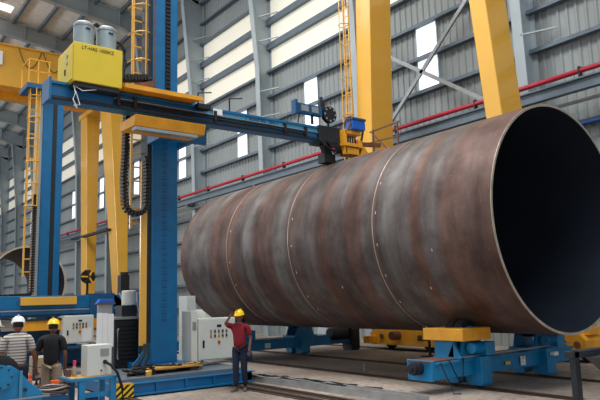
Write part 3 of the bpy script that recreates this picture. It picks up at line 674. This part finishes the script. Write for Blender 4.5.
tag(MB().prism([(5.22, 1.98), (5.64, 1.98), (5.58, 2.07), (5.28, 2.07)], 'y', 14.98, 15.18).build('tool_case', 'cyan', bevel=.008), 'blue case lying on top of the grey document stand', 'case')
# boards at column foot
for k, (x0, x1, y0, y1, z, r) in enumerate(((6.0, 7.3, 13.7, 14.1, .47, .04), (6.3, 7.5, 14.05, 14.4, .47, -.05), (5.6, 6.7, 13.85, 14.3, .42, .1))):
    b = MB().box(x0, x1, y0, y1, z-.02, z+.02).build('board', 'wood', bevel=.004)
    b.rotation_euler.z = r; tag(b, ['long ochre board nearest the platform edge before the column', 'ochre board tucked against the foot of the blue column', 'ochre board at the left, partly under black cables'][k], 'board', 'boards on the platform')
for k, (x, y, zt) in enumerate(((6.1, 13.9, .45), (7.1, 13.9, .45), (7.35, 14.2, .45), (5.75, 14.1, .4))):
    tag(MB().box(x-.07, x+.07, y-.1, y+.1, .36, zt).build('spacer_block', 'rust'), ['small rusty block under the left end of the front board', 'small rusty block under the right end of the front board', 'small rusty block under the board by the column foot', 'small rusty block under the leftmost board'][k], 'block', 'blocks under the boards')
tag(MB().lathe((5.9, 13.6, .36), [(.07, 0), (.075, .1), (.05, .12), (.001, .12)], 14).build('cable_reel', 'yel'), 'small yellow plug block among black cables on the platform', 'plug')
# cables
rnd = random.Random(11)
def cable(n, x0, x1, y0, y1, z, r, label, m_='rub', amp=.25, seg=9, zamp=.05):
    pa = []
    for k in range(seg):
        t = k/(seg-1); pa.append(Vector((x0+(x1-x0)*t+rnd.uniform(-amp, amp)*.6, y0+(y1-y0)*t+rnd.uniform(-amp, amp), z+rnd.uniform(0, zamp))))
    sm = []
    for i in range(len(pa)-1):
        p0, p1, p2, p3 = pa[max(i-1, 0)], pa[i], pa[i+1], pa[min(i+2, len(pa)-1)]
        for j in range(5):
            t = j/5; sm.append(.5*((2*p1)+(-p0+p2)*t+(2*p0-5*p1+4*p2-p3)*t*t+(-p0+3*p1-3*p2+p3)*t**3))
    sm.append(pa[-1])
    for q_ in sm: q_.z = max(q_.z, z)
    return tag(MB().tube(sm, r, 6).build(n, m_, smooth=True), label, 'cable', 'black cables on the front platform' if 'platform' in label else 'cables on the floor')
for k in range(7):
    cable('cable', 5.3+.1*k, 6.5+.15*k, 13.55+.08*k, 14.3-.05*k, .385, .022, 'black cable looping over the front platform by the column foot', amp=.28, zamp=.16)
MBc = MB().tube([(6.2, 14.35, 1.0), (6.15, 14.2, .7), (6.0, 14.1, .5), (5.8, 13.9, .4), (5.5, 13.8, .39)], .035, 6).tube([(6.12, 14.35, 1.0), (6.05, 14.2, .75), (5.85, 14.1, .55), (5.6, 14.0, .4)], .03, 6).build('cable', 'rub')
tag(MBc, 'thick black cable pair coming down from the yellow trough', 'cable')
for k in range(6):
    cable('cable', 8.35+.04*k, 8.75+.05*k, 14.8-.3*k, 10.4, .13, .014, 'loose cable lying along the zinc cable tray', 'rub' if k % 3 else 'grey', amp=.1, seg=14, zamp=.05)
for k, (x0, y0, x1, y1) in enumerate(((9.3, 11.6, 9.0, 10.6), (9.0, 11.0, 9.6, 10.9), (9.2, 10.6, 9.6, 10.2))):
    cable('cable', x0, x1, y0, y1, .02, .02, ['black cable curl on the bare floor right of the tray', 'short black cable loop on the floor beyond the tray', 'black cable end on the floor nearest the camera'][k], amp=.12, seg=6, zamp=.01)
tr = thing('cable_tray', (8.7, 11.5, 0), 'grey zinc cable tray running on the floor from the platform', 'cable tray')
def track(x0, x1, z0, z1): return [(x0-.0, 14.3, z0), (x1, 14.3, z0), (x1, 14.3, z1), (x0, 14.3, z1)], [(x0+.25, 8.2, z0), (x1+.25, 8.2, z0), (x1+.25, 8.2, z1), (x0+.25, 8.2, z1)]
MB().loft(*track(8.45, 8.71, .0, .02)).build('tray_bottom', 'tray', tr)
MB().loft(*track(8.43, 8.46, .0, .15)).build('tray_side', 'tray', tr); MB().loft(*track(8.70, 8.73, .0, .15)).build('tray_side', 'tray', tr)

# ------------------------------------------------------------------ rear welding manipulator
b = thing('welding_manipulator', (6, 22.2, 0), 'shorter rear blue column with its boom lowered, behind the two helmeted men', 'welding machine')
MB().box(2.6, 7.6, 21.5, 24.2, .05, .55).build('base_frame', 'blue', b, bevel=.02)
MB().box(7.6, 12.2, 22.6, 23.2, .1, .45).build('base_extension', 'blue', b, bevel=.02)
MB().box(5.3, 6.9, 21.7, 23.2, .55, 1.2).build('column_foot', 'blueD', b, bevel=.02)
mb = MB(); mb.box(5.66, 5.98, 22, 22.6, 1.2, 9.35); mb.box(6.1, 6.32, 22, 22.6, 1.2, 9.35); mb.box(5.98, 6.1, 22.1, 22.6, 1.2, 9.35)
c = mb.build('column', 'blue', b)
mb = MB(); mb.box(5.97, 6.11, 22.0, 22.12, 1.3, 9.3); mb.build('rack', 'black', c)
mb = MB(); mb.box(5.5, 5.66, 22.1, 22.5, 1.2, 9.3).build('guide_rail', 'steelg', c)
MB().box(5.44, 5.5, 22.0, 22.2, 2.3, 6.0).build('orange_strip', 'ora', c)
MB().box(5.0, 5.95, 21.6, 22.7, 9.2, 9.36).build('top_platform', 'blueD', b)
hr = MB()
for x in (5.05, 5.35, 5.7):
    hr.bar((x, 21.65, 9.36), (x, 21.65, 10.2), .03, .03)
hr.bar((5.05, 21.65, 10.2), (5.75, 21.65, 10.2), .03, .03).bar((5.05, 21.65, 9.8), (5.75, 21.65, 9.8), .03, .03).bar((5.05, 21.65, 10.2), (5.05, 22.6, 10.2), .03, .03).bar((5.05, 22.6, 9.36), (5.05, 22.6, 10.2), .03, .03)
hr.build('handrail', 'ora', b)
ladder(b, 5.15, 5.45, 21.9, 2.9, 9.2, .42, cage=5.2, cdir=-1, cr=.2)
chain_mb([(5.42, 21.85, 5.6), (5.42, 21.85, 2.4), (5.3, 21.7, 2.3), (4.2, 21.3, 2.25)], .2, .12).build('energy_chain', 'black', b)
bo = MB().box(2.4, 9.3, 20.9, 21.3, 1.85, 2.26).build('boom', 'blue', b, bevel=.015)
MB().box(2.4, 9.2, 20.84, 20.9, 1.68, 1.78).build('guide_rail', 'blueD', bo); MB().box(2.4, 8.4, 20.86, 20.9, 1.79, 1.83).build('hose', 'grey', bo); MB().box(2.4, 9.2, 20.9, 21.3, 1.6, 1.85).build('lower_chord', 'blueD', bo)
text('lettering', 'CAWON SH-1', .2, (4.75, 20.83+.06, 1.98), (PI/2, 0, 0), 'inkb', bo)
MB().box(4.86, 6.55, 20.75, 21.6, 1.97, 2.22).build('upper_platform', 'yel', b, bevel=.01)
MB().box(4.95, 6.6, 20.6, 21.6, 1.2, 1.5).build('lower_platform', 'ora', b, bevel=.01)
MB().box(4.95, 6.6, 20.55, 20.65, 1.5, 1.56).build('platform_lip', 'dark', b)
mb = MB(); mb.box(7.0, 7.8, 20.8, 21.4, 1.5, 2.3); mb.prism([(7.8, 1.6), (8.3, 1.4), (8.3, 1.9), (7.8, 2.3)], 'y', 20.9, 21.3); mb.build('head_block', 'blueD', b, bevel=.01)
mb = MB(); mb.bar((6.95, 21, 2.2), (6.95, 21, 2.7), .06, .06).build('spool_post', 'dark', b)
ws = MB().lathe((6.95, 20.95, 2.85), [(.05, -.08), (.22, -.08), (.22, -.05), (.14, -.05), (.14, .05), (.22, .05), (.22, .08), (.05, .08)], 22, 'y').build('wire_spool', 'black', b, smooth=True)
for k in range(6):
    a = k*PI/3; MB().bar((6.95, 20.85, 2.85), (6.95+.25*math.cos(a), 20.85, 2.85+.25*math.sin(a)), .05, .05).build('spool_spoke', 'ora' if k % 2 else 'black', ws)
MB().box(8.05, 8.35, 20.9, 21.2, 2.1, 2.9).cyl((8.2, 21, 2.9), (8.2, 21, 3.0), .13, 12).build('head_motor', 'black', b)
rnd = random.Random(5)
for k in range(5):
    MB().tube([(8.0+.15*k, 20.9, 2.3), (8.1+.12*k, 20.8, 1.9+.1*rnd.random()), (8.3+.1*k, 20.85, 1.5), (8.2+.15*k, 20.9, 1.2)], .03, 5).build('loose_cable', 'rub' if k % 2 else 'grey', b)
MB().box(4.5, 7.2, 20.9, 21.5, .55, .62).build('step_plate', 'rust', b)
cabinet('control_cabinet', 6.03, 6.97, 20.35, 20.75, .76, 1.62, 'grey white control cabinet with buttons behind the man in black shirt', notice=True)
cs = thing('cabinet_stand', (6.5, 20.55, 0), 'low blue steel stand carrying the rear control cabinet', 'stand')
MB().box(6.0, 7.0, 20.3, 20.8, .62, .7).build('top', 'blueD', cs)
for x in (6.05, 6.9):
    for y in (20.35, 20.7): MB().box(x, x+.06, y, y+.06, 0, .62).build('leg', 'blueD', cs)

# ------------------------------------------------------------------ front table with small cabinet
t = thing('steel_bench', (3.75, 11.1, 0), 'low blue steel bench in the foreground carrying a white electric box', 'bench')
MB().box(3.35, 4.14, 10.85, 11.5, .70, .75).build('top', 'sky', t, bevel=.006)
for x in (3.5, 4.03): MB().box(x, x+.1, 10.86, 10.94, .0, .70).build('leg', 'sky', t)
for x in (3.5, 4.03): MB().box(x, x+.1, 11.4, 11.48, .0, .70).build('leg', 'sky', t)
MB().box(3.5, 4.1, 10.9, 10.93, .42, .5).build('rail', 'sky', t)
MB().cyl((3.7, 11.1, .3), (3.85, 11.1, .3), .18, 16).build('motor', 'blueD', t, smooth=True)
MB().box(3.38, 4.1, 10.9, 11.4, .75, .757).build('cardboard_sheet', 'wood', t)
e = thing('electric_box', (3.9, 11.15, .757), 'white electric box with black cable plugged in, on the blue bench', 'box')
MB().box(3.66, 4.08, 10.97, 11.3, .757, 1.27).build('body', 'white', e, bevel=.01)
MB().cyl((3.96, 10.93, .98), (3.96, 10.97, .98), .035, 14).build('cable_gland', 'black', e)
MB().box(3.88, 4.03, 10.962, 10.97, 1.08, 1.2).build('vent', 'grey', e)
MB().cyl((3.9, 10.95, .84), (3.9, 10.97, .84), .014, 10).build('lock', 'dark', e)
MB().tube([(3.96, 10.93, .98), (4.02, 10.85, .93), (4.12, 10.8, .8), (4.2, 10.78, .55), (4.22, 10.78, .3), (4.15, 10.78, .12), (4.0, 10.8, .04)], .024, 8).build('power_cable', 'rub', e, smooth=True)
bt = thing('spray_bottle', (3.52, 11.2, .757), 'small clear bottle with a pink cap on the blue bench', 'bottle')
MB().lathe((3.52, 11.2, .757), [(.035, 0), (.04, .02), (.04, .14), (.02, .18), (.02, .19)], 14).build('body', 'khaki', bt, smooth=True)
MB().lathe((3.52, 11.2, .947), [(.028, 0), (.028, .07), (.001, .075)], 12).build('cap', 'pink', bt)
tag(MB().box(3.4, 3.47, 11.2, 11.27, .757, .87).build('paint_tin', 'brown'), 'little brown tin beside the pink capped bottle', 'tin')
# cable coil on a plate
tag(MB().box(2.72, 3.33, 10.9, 11.45, .0, .5).build('coil_crate', 'blueD'), 'dark blue crate under the coil of cables', 'crate')
rnd = random.Random(2)
for k in range(6):
    c_ = Vector((3.12+rnd.uniform(-.04, .04), 11.15+rnd.uniform(-.03, .03), .525+.025*k)); rr = .22+rnd.uniform(-.03, .05)
    pa = [c_+Vector((rr*1.2*math.cos(a), rr*math.sin(a), .01*math.sin(3*a+k))) for a in [2*PI*j/24 for j in range(25)]]
    o_ = tag(MB().tube(pa, .016, 6).build('cable_coil', ['rub', 'grey', 'rust'][k % 3], smooth=True), 'ring of coiled cable in the pile beside the bench', 'cable', 'coiled cables on the crate')
tag(MB().box(3.1, 3.22, 11.0, 11.1, .69, .74).build('plug_socket', 'orange'), 'orange red plug lying on the coiled cables', 'plug')
# foreground rotator at left
q = thing('tube_rotator', (2.2, 10.1, 0), 'foreground blue roller bed with dark wheel cut by the left frame edge', 'rotator')
prof = [(1.2, .3), (1.2, .95), (1.55, 1.13), (2.22, 1.13), (2.32, 1.06), (2.46, .9), (2.66, .72), (2.66, .3)]
MB().prism(prof, 'y', 9.9, 9.95).build('side_plate', 'sky', q, bevel=.006)
MB().prism(prof, 'y', 10.35, 10.4).build('side_plate', 'sky', q, bevel=.006)
MB().box(.8, 2.8, 9.85, 10.45, .0, .32).build('base_beam', 'sky', q, bevel=.01)
MB().lathe((2.08, 10.15, .98), [(.06, -.16), (.24, -.16), (.30, -.13), (.31, 0), (.30, .13), (.24, .16), (.06, .16)], 36, 'y').build('roller', 'rub', q, smooth=True)
MB().cyl((2.08, 9.84, .98), (2.08, 9.9, .98), .17, 24).build('bearing_cover', 'sky', q, smooth=True)
for k in range(8):
    a = k*PI/4; MB().cyl((2.08+.14*math.cos(a), 9.83, .98+.14*math.sin(a)), (2.08+.14*math.cos(a), 9.84, .98+.14*math.sin(a)), .014, 6).build('bolt', 'dark', q)
MB().box(2.33, 2.37, 9.86, 9.9, .35, 1.05).build('stiffener', 'bluel', q)
MB().cyl((2.42, 9.87, .78), (2.42, 9.9, .78), .025, 10).build('lifting_hole', 'dark', q)
MB().bar((2.1, 9.86, .66), (2.75, 9.86, .67), .02, .02).build('pipe', 'grey', q)
tag(MB().tube([(2.2, 9.78, .36), (2.25, 9.75, .4), (2.3, 9.78, .36)], .02, 6).box(2.18, 2.34, 9.72, 9.82, .325, .37).build('red_clamp', 'red'), 'small red clamp on the foreground blue roller bed', 'clamp')

# foreground dark stand at right
d = thing('steel_stand', (5.6, 3.2, 0), 'dark steel frame stand with sloping tray at the right frame edge', 'stand')
for x, y in ((5.42, 3.2), (6.6, 3.2), (6.6, 2.4)):
    MB().box(x+.015, x+.095, y, y+.06, 0, 1.42).build('leg', 'dark', d, bevel=.006)
MB().box(5.42, 6.7, 3.2, 3.3, 1.36, 1.42).build('top_rail', 'dark', d, bevel=.006)
MB().prism([(5.6, 1.36), (6.6, 1.36), (6.6, 1.05), (6.2, 1.02)], 'y', 2.6, 3.2).build('sloping_tray', 'dark', d)
MB().box(6.6, 6.7, 2.5, 3.2, 1.36, 1.42).build('side_rail', 'dark', d)

# ------------------------------------------------------------------ background items under/behind the tube
def crate(name, x0, x1, y0, y1, h, m_, label, cat, group=None, z0=0., panel=True):
    t = thing(name, ((x0+x1)/2, (y0+y1)/2, z0), label, cat, group)
    MB().box(x0, x1, y0, y1, z0+.05, z0+h).build('body', m_, t, bevel=.015)
    MB().box(x0+.03, x1-.03, y0+.03, y1-.03, z0, z0+.05).build('plinth', 'dark', t)
    if panel:
        MB().box(x0+.06, x1-.06, y0-.015, y0, z0+.12, z0+h-.1).build('door', m_, t); MB().box(x0-.015, x0, y0+.06, y1-.06, z0+.12, z0+h-.1).build('side_panel', m_, t)
    return t
crate('waste_bin', 15.7, 16.1, 17.95, 18.5, .85, 'dark', 'dark grey bin standing left of the yellow crane bogie', 'bin')
crate('tool_cabinet', 17.2, 17.9, 21.2, 21.9, 1.3, 'steelg', 'grey green steel cabinet behind the tube, left of the dark bin', 'cabinet')
crate('tool_cabinet', 17.3, 18.2, 23.4, 24.4, 1.2, 'tankgrey', 'pale blue grey cabinet behind the tube beyond the rear roller bed', 'cabinet')
crate('white_container', 15.6, 17.6, 29, 31, 1.5, 'white', 'white equipment box far behind the man in red', 'container')
crate('white_container', 12.8, 14.2, 29.5, 30.6, 1.7, 'white', 'white equipment box far behind, beside the blue column foot', 'container')
wc = crate('wall_cabinet', 18.0, 18.7, 8.6, 10.3, 1.8, 'steelg', 'grey electrical cabinet with round dials at the right frame edge', 'cabinet')
for i, (yy, z) in enumerate(((9.5, 1.35), (9.5, .9), (9.1, 1.35), (9.1, .9), (8.7, 1.35))):
    MB().cyl((17.94, yy+.4, z), (17.985, yy+.4, z), .07, 14).build('dial', 'dark', wc)
tag(MB().lathe((11.7, 12.9, 0), [(.04, 0), (.04, .18), (.001, .18)], 10).build('floor_peg', 'grey'), 'small grey peg standing on the floor beneath the tube', 'peg')
for i, (x, y, h) in enumerate(((13.5, 26.5, .9), (12.2, 27, .7), (14.3, 27.5, .8))):
    o_ = crate('gas_rack', x, x+.8, y, y+.6, h, 'dark', ['dark rack of gear behind the blue column foot, nearest', 'low dark rack behind the blue column foot, leftmost', 'dark rack behind the blue column foot, farthest'][i], 'rack')
tag(MB().box(12.3, 12.7, 27.1, 27.4, .7, .95).build('red_toolbox', 'orange', bevel=.01), 'orange red toolbox on the low dark rack by the column', 'toolbox')
# post near bogie
tag(MB().bar((15.6, 14.1, 0), (15.6, 14.1, .95), .06, .06).bar((15.6, 14.1, .5), (15.6, 14.6, .5), .04, .04).box(15.4, 15.8, 13.9, 14.3, 0, .04).build('steel_post', 'dark'), 'thin dark post on the floor behind the yellow guard box', 'post')

# ------------------------------------------------------------------ people
def skin_mesh(joints, edges, radii, sub=1):
    me = bpy.data.meshes.new('t'); me.from_pydata([tuple(j) for j in joints], edges, []); o = bpy.data.objects.new('t', me); COL.objects.link(o)
    sk = o.modifiers.new('s', 'SKIN'); sk.use_smooth_shade = True
    adj = {i: [] for i in range(len(joints))}
    for a_, b_ in edges: adj[a_].append(b_); adj[b_].append(a_)
    seen = set()
    for i, r in enumerate(radii):
        v_ = me.skin_vertices[0].data[i]; v_.radius = r if isinstance(r, tuple) else (r, r); v_.use_root = False
    for i in range(len(joints)):
        if i not in seen:
            me.skin_vertices[0].data[i].use_root = True; st = [i]
            while st:
                k = st.pop()
                if k in seen: continue
                seen.add(k); st += adj[k]
    s2 = o.modifiers.new('u', 'SUBSURF'); s2.levels = sub; s2.render_levels = sub
    dg = bpy.context.evaluated_depsgraph_get(); out = bpy.data.meshes.new_from_object(o.evaluated_get(dg)); bpy.data.objects.remove(o)
    return out
def link_mesh(name, me, m_, parent, bm_extra=None):
    bm2 = bmesh.new(); bm2.from_mesh(me)
    if bm_extra:
        for fn in bm_extra: fn(bm2)
    bm2.to_mesh(me); bm2.free(); me.name = name; me.materials.clear(); me.materials.append(M[m_])
    for p in me.polygons: p.use_smooth = True
    o = bpy.data.objects.new(name, me); COL.objects.link(o); o.parent = parent; return o
def ell(bm2, c, r, rot=None, n=16):
    ret = bmesh.ops.create_uvsphere(bm2, u_segments=n, v_segments=max(8, n*3//4), radius=1)
    Mx = Matrix.Translation(Vector(c)) @ (rot or Matrix.Identity(4)) @ Matrix.Diagonal((*r, 1))
    bmesh.ops.transform(bm2, matrix=Mx, verts=ret['verts'])
def person(loc, rz, hgt, P, shirt, trouser, helmet, label, sleeve=.55, headrot=(0, 0)):
    # local frame: facing -Y, left hand side of the body = +X
    t = thing('person', loc, label, 'person'); t.rotation_euler.z = rz; t.scale = (hgt/1.75,)*3
    LOC[t.name] = Vector((0, 0, 0))
    J = dict(pel=(0, 0, .95), bel=(0, 0, 1.08), che=(0, .01, 1.26), sho=(0, .02, 1.40), nek=(0, .01, 1.47), hd=(0, 0, 1.53),
             hipL=(.09, 0, .9), kneL=(.1, -.02, .5), ankL=(.11, .03, .09), toeL=(.12, -.12, .04), hipR=(-.09, 0, .9), kneR=(-.1, -.02, .5), ankR=(-.11, .03, .09), toeR=(-.12, -.12, .04),
             shL=(.18, .02, 1.39), elL=(.24, .02, 1.12), wrL=(.25, -.06, .88), shR=(-.18, .02, 1.39), elR=(-.24, .02, 1.12), wrR=(-.25, -.06, .88))
    J.update(P); J = {k: Vector(v) for k, v in J.items()}
    names = ['pel', 'bel', 'che', 'sho', 'nek', 'hd', 'hipL', 'kneL', 'ankL', 'hipR', 'kneR', 'ankR', 'shL', 'elL', 'wrL', 'shR', 'elR', 'wrR']
    E = [('pel', 'bel'), ('bel', 'che'), ('che', 'sho'), ('sho', 'nek'), ('nek', 'hd'), ('pel', 'hipL'), ('hipL', 'kneL'), ('kneL', 'ankL'), ('pel', 'hipR'), ('hipR', 'kneR'), ('kneR', 'ankR'), ('sho', 'shL'), ('shL', 'elL'), ('elL', 'wrL'), ('sho', 'shR'), ('shR', 'elR'), ('elR', 'wrR')]
    rad = dict(pel=(.125, .1), bel=(.12, .095), che=(.14, .1), sho=(.1, .075), nek=.05, hd=.05, hipL=.08, kneL=.055, ankL=.038, hipR=.08, kneR=.055, ankR=.038, shL=.052, elL=.038, wrL=.026, shR=.052, elR=.038, wrR=.026)
    js = [J[n_] for n_ in names]; es = [(names.index(a_), names.index(b_)) for a_, b_ in E]; rs = [rad[n_] for n_ in names]
    for s_ in 'LR':   # hands with five fingers
        w = J['wr'+s_]; e_ = J['el'+s_]; d_ = (w-e_).normalized(); side = Vector((1, 0, 0)) if abs(d_.x) < .8 else Vector((0, 1, 0))
        side = (side-d_*side.dot(d_)).normalized(); nrm = d_.cross(side)
        wi = names.index('wr'+s_); pm = len(js); js.append(w+d_*.07); rs.append((.034, .018)); es.append((wi, pm))
        for k in range(4):
            off = side*(.027-.018*k); L1 = (.05, .058, .054, .042)[k]; bs_ = len(js)
            js += [w+d_*.075+off, w+d_*(.085+L1*.6)+off*1.1-nrm*.006, w+d_*(.085+L1*1.1)+off*1.1-nrm*.022]; rs += [.010, .009, .0075]; es += [(bs_, bs_+1), (bs_+1, bs_+2)]
        bs_ = len(js); js += [w+d_*.03+side*.02, w+d_*.06+side*.052, w+d_*.095+side*.058-nrm*.01]; rs += [.012, .011, .009]; es += [(bs_, bs_+1), (bs_+1, bs_+2)]
    me = skin_mesh(js, es, rs)
    h0 = J['nek']+Vector((0, -.01, .14)); HR = Matrix.Rotation(headrot[0], 4, 'Z') @ Matrix.Rotation(headrot[1], 4, 'X')
    def hp(x, y, z): return h0+(HR @ Vector((x, y, z)))
    def head(b2):
        ell(b2, hp(0, 0, 0), (.075, .093, .115), HR, 20); ell(b2, hp(0, -.035, -.055), (.052, .055, .05), HR)
        ell(b2, hp(0, -.095, -.012), (.014, .02, .024), HR, 10)
        for sx in (-1, 1): ell(b2, hp(sx*.077, .01, -.01), (.01, .018, .03), HR, 10); ell(b2, hp(sx*.032, -.078, .012), (.014, .012, .008), HR, 10)
        ell(b2, hp(0, -.088, -.055), (.024, .01, .008), HR, 10)
    body = link_mesh('body', me, 'skin', t, [head])
    # hair
    def hair(b2):
        ell(b2, hp(0, .018, .02), (.08, .088, .1), HR, 20)
    link_mesh('hair', bpy.data.meshes.new('h'), 'hairm', t, [hair])
    # helmet
    hm = MB(); prof_ = [(.116, .0), (.116, .010), (.106, .025), (.1, .06), (.08, .095), (.048, .116), (.001, .123)]
    hm.lathe((0, 0, 0), prof_, 26)
    pk = [(.10*math.cos(a), -.08-.085*abs(math.sin(a))) for a in [PI*k/8 for k in range(9)]]
    hm.loft([(x, y, .004) for x, y in pk], [(x, y, .016) for x, y in pk]); hm.box(-.012, .012, -.09, .09, .06, .128)
    tilt = HR @ Matrix.Rotation(.05, 4, 'X')
    hm.v = [h0+(HR @ Vector((0, 0, .035)))+(tilt @ Vector((v_.x, v_.y*1.08, v_.z))) for v_ in hm.v]
    o = hm.build('helmet', helmet, t, smooth=True, local=True); 
    # shirt
    k_ = sleeve
    js2 = [J['pel']+Vector((0, 0, -.07)), J['bel'], J['che'], J['sho']+Vector((0, 0, .005)), J['nek']+Vector((0, .005, -.045)), J['shL'], J['shL'].lerp(J['elL'], k_), J['shL'].lerp(J['elL'], k_+.25), J['shR'], J['shR'].lerp(J['elR'], k_), J['shR'].lerp(J['elR'], k_+.25)]
    me = skin_mesh(js2, [(0, 1), (1, 2), (2, 3), (3, 4), (3, 5), (5, 6), (6, 7), (3, 8), (8, 9), (9, 10)], [(.165, .125), (.16, .125), (.175, .125), (.12, .09), (.07, .065), .074, .066, .064, .074, .066, .064])
    link_mesh('shirt', me, shirt, t)
    js3 = [J['pel']+Vector((0, 0, .09)), J['hipL'], J['kneL'], J['ankL']+Vector((0, 0, .0)), J['hipR'], J['kneR'], J['ankR']+Vector((0, 0, .0))]
    me = skin_mesh(js3, [(0, 1), (1, 2), (2, 3), (0, 4), (4, 5), (5, 6)], [(.14, .11), .108, .08, .062, .108, .08, .062])
    link_mesh('trousers', me, trouser, t)
    for s_ in 'LR':
        a_, q_ = J['ank'+s_], J['toe'+s_]; d_ = (q_-a_); d_.z = 0; d_.normalize(); sd = Vector((-d_.y, d_.x, 0))
        sh_ = MB(); zb = 0
        sec = [(-.07, .035, .09), (-.03, .042, .10), (.05, .045, .085), (.12, .048, .06), (.17, .04, .045), (.2, .02, .03)]
        rings = [[a_+d_*s1+sd*w_*c1 for c1 in (-1, 1)] for s1, w_, h_ in sec]
        for (r0, r1, (s0, w0, h0_), (s1, w1, h1_)) in zip(rings, rings[1:], sec, sec[1:]):
            f4 = lambda r, h_: [(r[0].x, r[0].y, 0), (r[1].x, r[1].y, 0), (r[1].x*.8+r[0].x*.2, r[1].y*.8+r[0].y*.2, h_), (r[0].x*.8+r[1].x*.2, r[0].y*.8+r[1].y*.2, h_)]
            sh_.loft(f4(r0, h0_), f4(r1, h1_))
        sh_.build('shoe', 'shoe', t, local=True, bevel=.008)
    return t
# man in red: faces left of frame, right arm raised against the cabinet
person((7.44, 12.25, 0), math.radians(-50), 1.73, dict(shR=(-.17, 0, 1.4), elR=(-.27, -.2, 1.46), wrR=(-.14, -.24, 1.62), elL=(.25, .03, 1.13), wrL=(.24, -.06, .9), toeL=(.14, -.12, .04), toeR=(-.1, -.14, .04), ankR=(-.08, -.06, .09), kneR=(-.08, -.06, .5)),
       'shirtred', 'jean', 'helmy', 'man in maroon shirt, jeans and yellow helmet leaning a hand on white cabinet', headrot=(-.25, .1))
person((3.34, 11.9, 0), math.radians(150), 1.72, dict(elR=(-.24, .04, 1.12), wrR=(-.22, -.06, .9), elL=(.27, .0, 1.12), wrL=(.3, -.1, .9), nek=(0, -.03, 1.46), hd=(0, -.05, 1.5)),
       'shirtblack', 'khaki', 'helmy', 'man in black shirt, khaki trousers and yellow helmet seen from behind', headrot=(.1, .2))
person((2.72, 11.75, 0), math.radians(165), 1.79, dict(elR=(-.26, .0, 1.12), wrR=(-.3, -.08, .88), elL=(.25, .0, 1.12), wrL=(.24, -.12, .92), nek=(0, -.03, 1.46), hd=(0, -.05, 1.5)),
       'stripes', 'jean', 'helmw', 'man in striped shirt and white helmet seen from behind at left', headrot=(0, .2))
person((2.55, 12.75, 0), math.radians(120), 1.72, {}, 'khaki', 'jean', 'helmw', 'person in a white helmet half cut off by the left frame edge', headrot=(0, .1))
ct = thing('tool_cart', (4.35, 15.5, 0), 'dark edged cart with pale cardboard boxes in front of the man in black', 'cart')
MB().box(3.9, 4.4, 15.3, 16.2, .3, .34).build('deck', 'dark', ct)
for x, y in ((4.0, 15.4), (4.3, 15.4), (4.0, 16.1), (4.3, 16.1)): MB().cyl((x-.03, y, .12), (x+.03, y, .12), .12, 14).bar((x, y, .12), (x, y, .3), .04, .04).build('caster', 'rub', ct)
MB().bar((3.92, 15.35, .3), (3.92, 15.35, .95), .05, .05).bar((3.92, 15.35, .95), (3.92, 16.1, .95), .05, .05).build('push_handle', 'dark', ct)
for k in range(2): tag(MB().box(4.0, 4.36, 15.4, 16.1, .345+.23*k, .56+.23*k).build('cardboard_box', 'khaki', bevel=.01), ['lower pale cardboard box on the dark cart', 'upper pale cardboard box on the dark cart'][k], 'box', 'boxes on the cart')
vst = tag(MB().box(2.78, 2.84, 11.2, 11.26, .5, .78).cyl((2.81, 11.23, .78), (2.81, 11.23, .86), .02, 8).prism([(2.84, .62), (2.9, .6), (2.84, .74)], 'y', 11.2, 11.25).build('orange_grinder', 'orange', bevel=.01), 'orange hand tool standing on the dark blue crate beside the striped shirt man', 'hand tool')
